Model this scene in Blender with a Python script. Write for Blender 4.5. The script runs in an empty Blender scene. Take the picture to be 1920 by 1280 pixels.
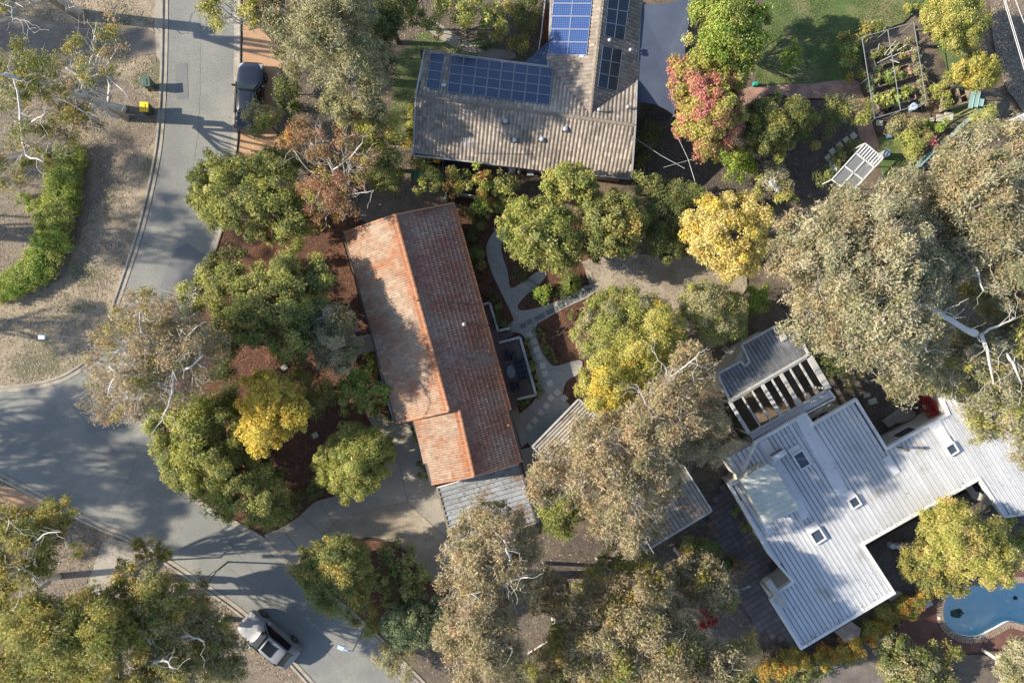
import bpy, bmesh, math, random
import numpy as np
from mathutils import Vector, Matrix, noise
from mathutils.geometry import tessellate_polygon
S = bpy.context.scene
# ---------------------------------------------------------------- camera, light
CAMH = 47.0          # drone height, metres
PPM = 27.04          # photograph pixels per metre at ground level
cam = bpy.data.cameras.new('camera'); camo = bpy.data.objects.new('camera', cam)
S.collection.objects.link(camo); camo.location = (0, 0, CAMH); camo.rotation_euler = (0, 0, 0)
cam.sensor_width = 36; cam.lens = 18 / (960 / PPM / CAMH); cam.clip_end = 1000
S.camera = camo
SUN_EL, SUN_DIR = math.radians(30), Vector((1, -0.035, 0)).normalized()   # direction the light travels, level part
w = bpy.data.worlds.new("World"); S.world = w; w.use_nodes = True
nt = w.node_tree; bg = nt.nodes['Background']; sky = nt.nodes.new('ShaderNodeTexSky')
sky.sky_type = 'NISHITA'; sky.sun_disc = False; sky.sun_elevation = SUN_EL
sky.sun_rotation = math.atan2(-SUN_DIR.x, -SUN_DIR.y); sky.altitude = 600
nt.links.new(sky.outputs[0], bg.inputs[0]); bg.inputs[1].default_value = 0.138
sl = bpy.data.lights.new('sun', 'SUN'); sl.energy = 5.0; sl.angle = math.radians(0.6); sl.color = (1, 0.895, 0.74)
so = bpy.data.objects.new('sun', sl); S.collection.objects.link(so)
ray = Vector((SUN_DIR.x * math.cos(SUN_EL), SUN_DIR.y * math.cos(SUN_EL), -math.sin(SUN_EL)))
so.rotation_euler = ray.to_track_quat('-Z', 'Y').to_euler(); so.location = (-60, 0, 40)
S.view_settings.view_transform = 'Standard'; S.view_settings.look = 'None'
S.view_settings.gamma = 1; S.view_settings.use_curve_mapping = False
S.view_settings.exposure = 0.84
S.cycles.max_bounces = 6; S.cycles.transparent_max_bounces = 8
# ---------------------------------------------------------------- helpers
R = random.Random(7)
C = S.collection
def W(px, py, z=0.0):
    """place seen at (px,py) of the photograph when it lies at height z"""
    k = (CAMH - z) / CAMH / PPM
    return Vector(((px - 960) * k, (640 - py) * k, z))
def base_of(o):
    v = Vector((0, 0, 0))
    while o is not None:
        v += o.location; o = o.parent
    return v
def tag(o, label=None, cat=None, group=None, kind=None):
    if label: o['label'] = label
    if cat: o['category'] = cat
    if group: o['group'] = group
    if kind: o['kind'] = kind
    return o
def thing(name, label, cat, loc=(0, 0, 0), group=None, rz=0):
    o = bpy.data.objects.new(name, None); C.objects.link(o); o.empty_display_size = .2
    o.location = loc; o.rotation_euler = (0, 0, rz)
    return tag(o, label, cat, group)
class MB:
    def __init__(s): s.v = []; s.f = []; s.c = []
    def add(s, vs, fs, col=None):
        b = len(s.v); s.v.extend([tuple(v) for v in vs]); s.f.extend([tuple(i + b for i in f) for f in fs])
        s.c.extend([col or (1, 1, 1)] * len(fs)); return s
    def box(s, c, sz, ax=None, col=None):
        c = Vector(c); ax = ax or (Vector((1, 0, 0)), Vector((0, 1, 0)), Vector((0, 0, 1)))
        vs = []
        for k in (-.5, .5):
            for j in (-.5, .5):
                for i in (-.5, .5):
                    vs.append(c + ax[0] * sz[0] * i + ax[1] * sz[1] * j + ax[2] * sz[2] * k)
        return s.add(vs, [(0, 2, 3, 1), (4, 5, 7, 6), (0, 1, 5, 4), (2, 6, 7, 3), (0, 4, 6, 2), (1, 3, 7, 5)], col)
    def bar(s, a, b, wd, h, col=None, up=Vector((0, 0, 1))):
        a = Vector(a); b = Vector(b); d = (b - a); L = d.length
        if L < 1e-6: return s
        d /= L; sd = up.cross(d).normalized(); u = d.cross(sd)
        return s.box((a + b) / 2, (L, wd, h), (d, sd, u), col)
    def prism(s, pts, z0, z1, col=None):
        n = len(pts); pts = [Vector((p[0], p[1], 0)) for p in pts]
        tri = tessellate_polygon([pts])
        vs = [(p.x, p.y, z1) for p in pts] + [(p.x, p.y, z0) for p in pts]
        fs = []
        for t in tri:
            a, b, c = [pts[i] for i in t]
            if (b - a).cross(c - a).z < 0: t = (t[0], t[2], t[1])
            fs.append(tuple(t)); fs.append((t[2] + n, t[1] + n, t[0] + n))
        ar = sum(pts[i].x * pts[(i + 1) % n].y - pts[(i + 1) % n].x * pts[i].y for i in range(n))
        for i in range(n):
            j = (i + 1) % n
            fs.append((i, i + n, j + n, j) if ar > 0 else (j, j + n, i + n, i))
        return s.add(vs, fs, col)
    def slab(s, pts, th, col=None):
        """polygon of 3D points (coplanar) with thickness below"""
        pts = [Vector(p) for p in pts]; n = len(pts)
        tri = tessellate_polygon([pts]); vs = pts + [p - Vector((0, 0, th)) for p in pts]; fs = []
        for t in tri:
            a, b, c = [pts[i] for i in t]
            if (b - a).cross(c - a).z < 0: t = (t[0], t[2], t[1])
            fs.append(tuple(t)); fs.append((t[2] + n, t[1] + n, t[0] + n))
        ar = sum(pts[i].x * pts[(i + 1) % n].y - pts[(i + 1) % n].x * pts[i].y for i in range(n))
        for i in range(n):
            j = (i + 1) % n
            fs.append((i, i + n, j + n, j) if ar > 0 else (j, j + n, i + n, i))
        return s.add(vs, fs, col)
    def tube(s, pts, rad, n=6, cap=True, col=None):
        pts = [Vector(p) for p in pts]
        if not hasattr(rad, '__len__'): rad = [rad] * len(pts)
        ref = Vector((0.31, 0.17, 0.93)); vs = []; fs = []
        for i, p in enumerate(pts):
            d = (pts[min(i + 1, len(pts) - 1)] - pts[max(i - 1, 0)]).normalized()
            a = d.cross(ref)
            if a.length < .05: a = d.cross(Vector((1, 0, 0)))
            a.normalize(); b = d.cross(a)
            for k in range(n):
                t = 2 * math.pi * k / n
                vs.append(p + (a * math.cos(t) + b * math.sin(t)) * rad[i])
        for i in range(len(pts) - 1):
            for k in range(n):
                k2 = (k + 1) % n
                fs.append((i * n + k, i * n + k2, (i + 1) * n + k2, (i + 1) * n + k))
        if cap:
            fs.append(tuple(range(n))[::-1]); fs.append(tuple((len(pts) - 1) * n + k for k in range(n)))
        return s.add(vs, fs, col)
    def lathe(s, c, prof, n=16, col=None, sx=1, sy=1, rz=0):
        c = Vector(c); vs = []; fs = []
        for (r, z) in prof:
            for k in range(n):
                t = 2 * math.pi * k / n; x = r * sx * math.cos(t); y = r * sy * math.sin(t)
                vs.append(c + Vector((x * math.cos(rz) - y * math.sin(rz), x * math.sin(rz) + y * math.cos(rz), z)))
        for i in range(len(prof) - 1):
            for k in range(n):
                k2 = (k + 1) % n
                fs.append((i * n + k, i * n + k2, (i + 1) * n + k2, (i + 1) * n + k))
        fs.append(tuple((len(prof) - 1) * n + k for k in range(n))); fs.append(tuple(range(n))[::-1])
        return s.add(vs, fs, col)
    def build(s, name, mat, parent=None, local=False, smooth=False, colors=False, bevel=0):
        off = Vector((0, 0, 0)) if (local or parent is None) else base_of(parent)
        me = bpy.data.meshes.new(name)
        me.from_pydata([(v[0] - off.x, v[1] - off.y, v[2] - off.z) for v in s.v], [], s.f)
        if colors:
            at = me.attributes.new('col', 'FLOAT_COLOR', 'FACE')
            a = np.ones((len(s.c), 4), np.float32); a[:, :3] = np.array(s.c, np.float32)
            at.data.foreach_set('color', a.ravel())
        if smooth: me.polygons.foreach_set('use_smooth', [True] * len(me.polygons))
        me.materials.append(mat); me.update()
        o = bpy.data.objects.new(name, me); C.objects.link(o)
        if parent: o.parent = parent
        if bevel:
            m = o.modifiers.new('bevel', 'BEVEL'); m.width = bevel; m.segments = 2; m.limit_method = 'ANGLE'
        return o
    def solo(s, name, label, cat, mat, group=None, **k):
        """a top-level thing that is one mesh, origin at its base centre"""
        a = np.array(s.v); c = Vector(((a[:, 0].min() + a[:, 0].max()) / 2, (a[:, 1].min() + a[:, 1].max()) / 2, a[:, 2].min()))
        s.v = [(v[0] - c.x, v[1] - c.y, v[2] - c.z) for v in s.v]
        o = s.build(name, mat, **k); o.location = c
        return tag(o, label, cat, group)
# ---- materials
def node(nt, t, **k):
    n = nt.nodes.new(t)
    for a, b in k.items(): setattr(n, a, b)
    return n
def mat(name, c1, c2=None, scale=2.0, rough=0.8, bump=0.0, bscale=None, c3=None, s3=0.3, t3=0.55, metal=0, vcol=False, fine=0.0, fscale=40, spec=None, stretch=None, trans=0.0, objrand=0):
    m = bpy.data.materials.new(name); m.use_nodes = True; nt = m.node_tree; L = nt.links
    b = nt.nodes['Principled BSDF']; b.inputs['Roughness'].default_value = rough; b.inputs['Metallic'].default_value = metal
    if spec is not None: b.inputs['Specular IOR Level'].default_value = spec
    geo = node(nt, 'ShaderNodeNewGeometry'); vec = geo.outputs['Position']
    if stretch:
        mp = node(nt, 'ShaderNodeMapping'); mp.inputs['Scale'].default_value = stretch[:3]
        if len(stretch) > 3: mp.inputs['Rotation'].default_value = (0, 0, stretch[3])
        L.new(vec, mp.inputs[0]); vec = mp.outputs[0]
    def noi(sc, det=6, rg=0.6):
        n = node(nt, 'ShaderNodeTexNoise'); n.inputs['Scale'].default_value = sc; n.inputs['Detail'].default_value = det
        n.inputs['Roughness'].default_value = rg; L.new(vec, n.inputs['Vector']); return n.outputs['Fac']
    def mix(f, a, bb, mode='MIX'):
        x = node(nt, 'ShaderNodeMix', data_type='RGBA', blend_type=mode)
        if isinstance(f, float): x.inputs[0].default_value = f
        else: L.new(f, x.inputs[0])
        for i, q in ((6, a), (7, bb)):
            if isinstance(q, tuple): x.inputs[i].default_value = (*q[:3], 1)
            else: L.new(q, x.inputs[i])
        return x.outputs[2]
    def ramp(f, lo, hi):
        r = node(nt, 'ShaderNodeMapRange'); r.inputs[1].default_value = lo; r.inputs[2].default_value = hi
        L.new(f, r.inputs[0]); return r.outputs[0]
    if vcol:
        at = node(nt, 'ShaderNodeAttribute', attribute_name='col'); colr = at.outputs['Color']
        if c2: colr = mix(ramp(noi(scale), .35, .65), colr, mix(1.0, colr, tuple(c2), 'MULTIPLY'))
    else:
        colr = tuple(c1)
        if c2: colr = mix(ramp(noi(scale), .35, .65), tuple(c1), tuple(c2))
    if c3: colr = mix(ramp(noi(s3, 8, .65), t3, t3 + .12), colr, tuple(c3))
    if fine:
        f = noi(fscale, 3, .7); r = node(nt, 'ShaderNodeMapRange'); r.inputs[1].default_value = .3; r.inputs[2].default_value = .7
        r.inputs[3].default_value = 1 - fine; r.inputs[4].default_value = 1 + fine; L.new(f, r.inputs[0])
        vm = node(nt, 'ShaderNodeVectorMath', operation='MULTIPLY'); 
        if isinstance(colr, tuple): vm.inputs[0].default_value = colr[:3]
        else: L.new(colr, vm.inputs[0])
        L.new(r.outputs[0], vm.inputs[1]); colr = vm.outputs[0]
    if objrand:
        oi = node(nt, 'ShaderNodeObjectInfo'); r = node(nt, 'ShaderNodeMapRange'); r.inputs[3].default_value = 1 - objrand; r.inputs[4].default_value = 1 + objrand
        L.new(oi.outputs['Random'], r.inputs[0]); vm = node(nt, 'ShaderNodeVectorMath', operation='MULTIPLY')
        if isinstance(colr, tuple): vm.inputs[0].default_value = colr[:3]
        else: L.new(colr, vm.inputs[0])
        L.new(r.outputs[0], vm.inputs[1]); colr = vm.outputs[0]
    if isinstance(colr, tuple): b.inputs['Base Color'].default_value = (*colr[:3], 1)
    else: L.new(colr, b.inputs['Base Color'])
    if bump:
        bn = node(nt, 'ShaderNodeBump'); bn.inputs['Strength'].default_value = 1; bn.inputs['Distance'].default_value = bump
        L.new(noi(bscale or fscale, 4), bn.inputs['Height']); L.new(bn.outputs[0], b.inputs['Normal'])
    if trans:
        tr = node(nt, 'ShaderNodeBsdfTranslucent'); ms = node(nt, 'ShaderNodeMixShader'); ms.inputs[0].default_value = trans
        if isinstance(colr, tuple): tr.inputs[0].default_value = (*colr[:3], 1)
        else: L.new(colr, tr.inputs[0])
        L.new(b.outputs[0], ms.inputs[1]); L.new(tr.outputs[0], ms.inputs[2]); L.new(ms.outputs[0], nt.nodes['Material Output'].inputs[0])
    return m
def glass(name, tint, alpha=0.5, rough=0.05):
    m = bpy.data.materials.new(name); m.use_nodes = True; nt = m.node_tree; L = nt.links
    b = nt.nodes['Principled BSDF']; b.inputs['Base Color'].default_value = (*tint, 1); b.inputs['Roughness'].default_value = rough
    b.inputs['Alpha'].default_value = alpha
    return m
M = {}
M['soil'] = mat('soil', (.115, .088, .062), (.175, .135, .095), 1.2, .95, .02, 14, (.07, .055, .04), .5, .5, fine=.45, fscale=9)
M['dry'] = mat('dry_grass', (.36, .29, .205), (.24, .195, .14), 2.2, .95, .02, 20, (.135, .13, .075), .35, .5, fine=.4, fscale=12)
M['litter_ground'] = mat('litter_ground', (.23, .185, .14), (.155, .125, .095), 1.6, .95, .02, 20, (.22, .18, .13), .4, .55, fine=.45, fscale=11)
M['asphalt'] = mat('asphalt', (.225, .225, .205), (.185, .187, .175), .35, .9, .004, 60, (.265, .258, .225), .22, .5, fine=.26, fscale=13)
M['patch'] = mat('asphalt_patch', (.155, .16, .165), (.175, .178, .175), .8, .9, fine=.12, fscale=22)
M['concrete'] = mat('concrete', (.33, .295, .24), (.27, .245, .205), .6, .9, .004, 40, (.38, .34, .28), .3, .5, fine=.13, fscale=18)
M['olddrive'] = mat('old_brown_drive', (.21, .18, .15), (.165, .14, .115), .8, .95, .01, 20, fine=.25, fscale=12)
M['kerb'] = mat('kerb_concrete', (.40, .355, .285), (.28, .25, .205), 1.5, .9, c3=(.19, .165, .13), s3=.8, t3=.55, fine=.2, fscale=15)
M['clay'] = mat('orange_clay', (.46, .285, .165), (.38, .23, .13), .7, .95, .01, 12, (.27, .16, .095), .5, .55, fine=.16, fscale=10)
M['mulch'] = mat('red_bark_mulch', (.125, .058, .034), (.08, .04, .027), 3, .95, .03, 18, (.19, .085, .045), .7, .55, fine=.55, fscale=10)
M['gravel'] = mat('grey_gravel', (.34, .33, .29), (.28, .27, .24), 1.0, .95, .015, 26, fine=.32, fscale=14)
M['tangravel'] = mat('tan_gravel', (.34, .285, .215), (.25, .21, .16), .8, .95, .01, 26, (.38, .33, .26), .35, .5, fine=.32, fscale=12)
M['lawn'] = mat('lawn', (.075, .115, .035), (.11, .15, .045), .9, .95, .03, 22, (.19, .18, .085), .28, .5, fine=.4, fscale=10)
M['darksoil'] = mat('dark_soil', (.075, .06, .052), (.115, .092, .075), 1.4, .95, .02, 16, fine=.5, fscale=8)
M['bed'] = mat('garden_bed', (.15, .12, .09), (.105, .085, .065), 1.5, .95, .02, 16, fine=.35, fscale=10)
M['white'] = mat('white_paint', (.66, .66, .67), (.58, .58, .58), .8, .55, c3=(.50, .47, .42), s3=.6, t3=.66, fine=.03, fscale=8)
M['whiteroof'] = mat('white_roof_steel', (.62, .625, .64), (.52, .525, .535), .45, .5, c3=(.42, .40, .36), s3=.7, t3=.57, fine=.10, fscale=7, objrand=.08)
M['greyroof'] = mat('grey_roof_steel', (.23, .24, .255), (.155, .165, .18), .9, .5, c3=(.31, .315, .325), s3=.8, t3=.55, fine=.15, fscale=8, objrand=.12)
M['oldroof'] = mat('old_zinc_roof', (.42, .38, .32), (.27, .235, .195), .9, .6, c3=(.20, .155, .115), s3=.9, t3=.52, fine=.18, fscale=8, objrand=.12)
M['carroof'] = mat('carport_zinc', (.33, .355, .375), (.26, .275, .285), .7, .5, c3=(.21, .135, .085), s3=.42, t3=.52, fine=.14, fscale=9, objrand=.07)
M['wall'] = mat('pale_wall', (.50, .48, .43), (.38, .36, .31), 1.2, .9, fine=.12, fscale=10)
M['brickwall'] = mat('brick_wall', (.30, .155, .10), (.24, .125, .085), 3, .9, fine=.2, fscale=12)
M['fasciawhite'] = mat('fascia_white', (.70, .70, .69), (.58, .57, .54), 1.5, .6, c3=(.34, .31, .26), s3=1.5, t3=.62)
M['timber'] = mat('weathered_timber', (.30, .24, .175), (.20, .16, .12), 3, .85, fine=.2, fscale=12)
M['greyframe'] = mat('grey_frame_timber', (.48, .48, .46), (.36, .35, .325), 2, .8, c3=(.22, .2, .17), s3=2, t3=.6)
M['deck'] = mat('deck_boards', (.17, .11, .095), (.13, .09, .08), 4, .6, fine=.2, fscale=14, objrand=.2)
M['terra'] = mat('terracotta_tile', None, (.80, .78, .78), 5, .7, vcol=True, fine=.14, fscale=16)
M['terracap'] = mat('terracotta_ridge', (.37, .175, .09), (.30, .14, .075), 3, .7, fine=.25, fscale=14, c3=(.42, .33, .25), s3=1.4, t3=.6, objrand=.08)
M['gcap'] = mat('grey_ridge', (.25, .20, .155), (.20, .165, .135), 3, .8, fine=.2, fscale=14, objrand=.1)
M['roofbase'] = mat('roof_underlay', (.10, .075, .06), None)
M['gutter'] = mat('dark_gutter', (.10, .09, .085), None, rough=.5)
M['lightgutter'] = mat('light_gutter', (.42, .42, .41), (.34, .34, .33), 2, .5)
M['alu'] = mat('aluminium', (.55, .57, .6), None, rough=.35, metal=.6)
M['metalgrey'] = mat('grey_metal', (.42, .45, .5), None, rough=.4, metal=.3)
M['pvframe'] = mat('panel_frame', (.22, .25, .32), None, rough=.4, metal=.4)
M['black'] = mat('black_plastic', (.02, .02, .022), None, rough=.5)
M['tyre'] = mat('tyre_rubber', (.025, .025, .025), None, rough=.9)
M['rim'] = mat('wheel_rim', (.35, .36, .38), None, rough=.3, metal=.8)
M['winglass'] = mat('window_glass', (.03, .04, .05), None, rough=.06, spec=.8)
M['skyglass'] = mat('skylight_glass', (.045, .065, .09), (.07, .09, .115), 2, .12, spec=.7)
M['leafv'] = mat('leaf', None, None, vcol=True, rough=.6, spec=.25, trans=.40)
M['gumbark'] = mat('pale_gum_bark', (.60, .57, .53), (.44, .41, .37), 1.6, .8, c3=(.26, .22, .18), s3=1.2, t3=.6, fine=.1, fscale=12)
M['bark'] = mat('brown_bark', (.15, .115, .085), (.10, .08, .06), 3, .9, fine=.25, fscale=12)
M['vstuff'] = mat('ground_litter', None, None, vcol=True, rough=.9)
M['sail'] = mat('shade_sail_cloth', (.07, .088, .135), (.055, .072, .115), .8, .7, fine=.08, fscale=30)
def solar(name, c, line):
    m = bpy.data.materials.new(name); m.use_nodes = True; nt = m.node_tree; L = nt.links
    b = nt.nodes['Principled BSDF']; b.inputs['Roughness'].default_value = .18; b.inputs['Specular IOR Level'].default_value = .4
    uv = node(nt, 'ShaderNodeUVMap'); br = node(nt, 'ShaderNodeTexBrick'); br.offset = 0; br.squash = 1
    br.inputs['Color1'].default_value = (*c, 1); br.inputs['Color2'].default_value = (c[0] * 1.2, c[1] * 1.15, c[2] * 1.1, 1)
    br.inputs['Mortar'].default_value = (*line, 1); br.inputs['Scale'].default_value = 1; br.inputs['Mortar Size'].default_value = .007
    br.inputs['Mortar Smooth'].default_value = .1
    br.inputs['Brick Width'].default_value = .158; br.inputs['Row Height'].default_value = .158
    L.new(uv.outputs[0], br.inputs['Vector']); L.new(br.outputs['Color'], b.inputs['Base Color'])
    return m
M['solar'] = solar('solar_cells', (.010, .024, .075), (.05, .08, .15))
M['solarlight'] = solar('solar_cells_blue', (.02, .05, .165), (.12, .17, .28))
M['solardark'] = solar('solar_cells_black', (.013, .02, .04), (.06, .08, .12))
def paving(name, a, b_, mort, bw, bh, rot, offset=.5):
    m = bpy.data.materials.new(name); m.use_nodes = True; nt = m.node_tree; L = nt.links
    b = nt.nodes['Principled BSDF']; b.inputs['Roughness'].default_value = .9
    g = node(nt, 'ShaderNodeNewGeometry'); mp = node(nt, 'ShaderNodeMapping'); mp.inputs['Rotation'].default_value = (0, 0, rot)
    L.new(g.outputs['Position'], mp.inputs[0]); br = node(nt, 'ShaderNodeTexBrick'); br.offset = offset
    br.inputs['Color1'].default_value = (*a, 1); br.inputs['Color2'].default_value = (*b_, 1); br.inputs['Mortar'].default_value = (*mort, 1)
    br.inputs['Scale'].default_value = 1; br.inputs['Mortar Size'].default_value = .012; br.inputs['Brick Width'].default_value = bw; br.inputs['Row Height'].default_value = bh
    L.new(mp.outputs[0], br.inputs['Vector'])
    n = node(nt, 'ShaderNodeTexNoise'); n.inputs['Scale'].default_value = 1.3; n.inputs['Detail'].default_value = 7; L.new(g.outputs['Position'], n.inputs['Vector'])
    r = node(nt, 'ShaderNodeMapRange'); r.inputs[1].default_value = .35; r.inputs[2].default_value = .65; r.inputs[3].default_value = .75; r.inputs[4].default_value = 1.2; L.new(n.outputs['Fac'], r.inputs[0])
    vm = node(nt, 'ShaderNodeVectorMath', operation='MULTIPLY'); L.new(br.outputs['Color'], vm.inputs[0]); L.new(r.outputs[0], vm.inputs[1])
    L.new(vm.outputs[0], b.inputs['Base Color'])
    bn = node(nt, 'ShaderNodeBump'); bn.inputs['Distance'].default_value = .01; L.new(br.outputs['Fac'], bn.inputs['Height']); bn.invert = True; L.new(bn.outputs[0], b.inputs['Normal'])
    return m
M['pinkbrick'] = paving('pink_brick_paving', (.46, .27, .205), (.39, .225, .17), (.22, .15, .12), .23, .115, .3)
M['redbrick'] = paving('red_brick_paving', (.20, .085, .06), (.16, .07, .052), (.07, .045, .035), .23, .115, .5)
M['greybrick'] = paving('grey_brown_paving', (.21, .18, .155), (.17, .148, .13), (.09, .08, .07), .23, .115, .55)
M['coping'] = mat('coping_brick', (.33, .25, .19), (.25, .19, .145), 3, .85, objrand=.15, fine=.15)
M['paver'] = mat('courtyard_paver', (.125, .12, .125), (.16, .125, .11), .6, .85, objrand=.16, fine=.2, c3=(.22, .115, .07), s3=.28, t3=.56)
# ---- ground sheets
from math import sin, cos, pi
def smooth_px(pts, closed=False, sub=6):
    n = len(pts); out = []
    rng = range(n) if closed else range(n - 1)
    for i in rng:
        p = [pts[(i + k) % n] if closed else pts[min(max(i + k, 0), n - 1)] for k in (-1, 0, 1, 2)]
        for s_ in range(sub):
            t = s_ / sub
            out.append(tuple(.5 * (2 * p[1][a] + (p[2][a] - p[0][a]) * t + (2 * p[0][a] - 5 * p[1][a] + 4 * p[2][a] - p[3][a]) * t * t + (3 * p[1][a] - p[0][a] - 3 * p[2][a] + p[3][a]) * t ** 3) for a in (0, 1)))
    if not closed: out.append(pts[-1])
    return out
def jag(pts, amp, step=10, seed=1):
    """subdivide a closed px polygon and roughen its edge"""
    out = []; n = len(pts)
    for i in range(n):
        a, b = pts[i], pts[(i + 1) % n]; L = math.hypot(b[0] - a[0], b[1] - a[1]); m = max(1, int(L / step))
        for k in range(m):
            x = a[0] + (b[0] - a[0]) * k / m; y = a[1] + (b[1] - a[1]) * k / m
            v = noise.noise_vector(Vector((x * .045, y * .045, seed * 3.3))) + .6 * noise.noise_vector(Vector((x * .15, y * .15, seed * 7.3)))
            out.append((x + v.x * amp, y + v.y * amp))
    return out
def sheet(name, px, z, m, holes=(), kind='structure', parent=None):
    loops = [[W(x, y) for x, y in px]] + [[W(x, y) for x, y in h] for h in holes]
    v3 = [[Vector((p.x, p.y, 0)) for p in l] for l in loops]
    tri = tessellate_polygon(v3); flat = [p for l in v3 for p in l]; fs = []
    for t in tri:
        a, b, c = [flat[i] for i in t]
        cr = (b - a).cross(c - a).z
        if abs(cr) < 1e-9: continue
        fs.append(tuple(t) if cr > 0 else (t[0], t[2], t[1]))
    mb = MB(); mb.add([(p.x, p.y, z) for p in flat], fs)
    o = mb.build(name, m, parent); o['kind'] = kind; ZD[name] = z
    return o
ZD = {}
def inside(x, y, poly):
    c = False; n = len(poly); j = n - 1
    for i in range(n):
        xi, yi = poly[i][0], poly[i][1]; xj, yj = poly[j][0], poly[j][1]
        if (yi > y) != (yj > y) and x < (xj - xi) * (y - yi) / (yj - yi) + xi: c = not c
        j = i
    return c
def inside_np(x, y, poly):
    c = np.zeros(len(x), bool); n = len(poly); j = n - 1
    for i in range(n):
        xi, yi = poly[i][0], poly[i][1]; xj, yj = poly[j][0], poly[j][1]
        if yi != yj:
            c ^= ((yi > y) != (yj > y)) & (x < (xj - xi) * (y - yi) / (yj - yi) + xi)
        j = i
    return c
def edge_dist(x, y, poly):
    d = 1e9; n = len(poly)
    for i in range(n):
        ax, ay = poly[i][0], poly[i][1]; bx, by = poly[(i + 1) % n][0], poly[(i + 1) % n][1]
        L2 = (bx - ax) ** 2 + (by - ay) ** 2 + 1e-9; t = min(1, max(0, ((x - ax) * (bx - ax) + (y - ay) * (by - ay)) / L2))
        d = min(d, math.hypot(x - ax - t * (bx - ax), y - ay - t * (by - ay)))
    return d
# ================================================================ GROUND
POOL = smooth_px([(1766,1140),(1780,1110),(1830,1096),(1900,1091),(1960,1100),(1990,1140),(1970,1175),(1925,1170),(1890,1163),(1862,1176),(1830,1190),(1795,1187),(1772,1168)], True, 5)
big = [(-1600,-1600),(3500,-1600),(3500,2900),(-1600,2900)]
sheet('ground', big, 0, M['soil'], [POOL])
ZL = [0.0]
def layer(): ZL[0] += .004; return ZL[0]
LEFTK = smooth_px([(308,-60),(307,60),(305,150),(298,258),(284,340),(262,430),(238,505),(212,580),(196,625),(175,665),(150,688),(110,710),(60,722),(0,727),(-90,728)], False, 5)
RIGHTK = smooth_px([(448,-60),(447,100),(444,240),(432,340),(414,430),(390,500),(362,570),(330,650),(308,740),(306,820),(330,890),(385,945),(440,978),(490,1008),(520,1035),(560,1070),(640,1132),(700,1185),(790,1275),(880,1370)], False, 5)
LOWK = smooth_px([(-90,842),(0,893),(62,925),(130,960),(190,990),(245,1012),(330,1065),(400,1112),(462,1158),(530,1225),(590,1290),(680,1380)], False, 5)
verge = [(-120,-80),(306,-80)] + LEFTK + [(-120,728)]
sheet('grass_verge', jag(verge, 1, 30), layer(), M['dry'])
sheet('verge_litter', jag([(-120,180),(240,150),(296,200),(292,260),(220,330),(160,420),(120,520),(0,560),(-120,560)], 10, 12), layer(), M['litter_ground'])
sheet('asphalt_road', LEFTK + LOWK + RIGHTK[::-1], layer(), M['asphalt'])
sheet('road_patch', [(327,468),(352,456),(402,490),(385,520),(360,560),(300,540)], layer(), M['patch'])
sheet('road_patch', [(150,760),(230,752),(240,800),(165,812)], layer(), M['patch'])
sheet('road_patch', [(330,120),(352,118),(353,185),(331,186)], layer(), M['patch'])
sheet('lower_verge', LOWK + [(560,1400),(-120,1400),(-120,842)], layer(), M['litter_ground'])
sheet('clay_strip', jag([(456,-60),(524,-60),(532,60),(528,120),(522,180),(520,250),(505,320),(440,330),(452,240),(456,100)], 3, 12), layer(), M['clay'])
sheet('left_driveway', [(-120,22),(0,26),(110,42),(180,48),(275,55),(304,70),(304,100),(255,105),(180,80),(140,100),(0,95),(-120,90)], layer(), M['olddrive'])
sheet('footpath', [(295,-60),(305,-60),(303,120),(294,105),(290,40)], layer(), M['concrete'])
sheet('lower_driveway', [(195,1008),(240,1016),(262,1035),(238,1090),(220,1130),(150,1130),(168,1085)], layer(), M['concrete'])
sheet('clay_corner', jag([(-120,850),(0,905),(60,930),(85,945),(60,965),(0,955),(-120,930)], 4, 12), layer(), M['clay'])
MULCH = jag([(418,420),(470,420),(600,400),(720,395),(640,440),(742,795),(760,810),(745,850),(640,925),(600,942),(540,985),(500,1005),(440,975),(385,940),(330,880),(310,800),(312,730),(335,650),(366,570),(395,500)], 3, 14)
sheet('mulch_garden', MULCH, layer(), M['mulch'])
sheet('rear_mulch', jag([(845,375),(930,360),(1010,380),(1110,430),(1115,560),(1100,680),(1080,780),(1000,830),(975,860),(960,800)], 3, 14), layer(), M['mulch'])
sheet('island_mulch', jag([(560,1010),(690,1010),(745,1020),(800,1085),(850,1110),(860,1180),(800,1270),(720,1200),(640,1130),(556,1065)], 3, 14), layer(), M['mulch'])
sheet('corner_soil', jag([(700,1190),(900,1130),(1000,1000),(1180,980),(1340,900),(1400,1000),(1440,1290),(1300,1400),(880,1400),(760,1245)], 3, 14), layer(), M['bed'])
sheet('dark_path', jag([(1110,985),(1175,960),(1180,1010),(1140,1040),(1100,1080),(1060,1110),(1010,1150),(985,1160),(980,1110),(1020,1060),(1060,1020)], 2, 14), layer(), M['darksoil'])
sheet('upper_garden', jag([(520,-60),(1030,-60),(1010,130),(790,95),(770,300),(840,300),(850,380),(740,400),(600,400),(520,330),(530,120)], 3, 16), layer(), M['bed'])
sheet('front_lawn', jag([(740,110),(790,60),(900,80),(1000,120),(790,95),(780,250),(760,280),(725,250),(740,180)], 4, 12), layer(), M['lawn'])
sheet('upper_path', smooth_px([(795,35),(815,40),(860,70),(900,88),(960,98),(960,112),(900,106),(850,88),(808,62)], True, 4), layer(), M['concrete'])
sheet('side_yard', jag([(690,330),(835,330),(850,378),(745,400),(690,420),(670,400)], 4, 12), layer(), M['litter_ground'])
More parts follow.
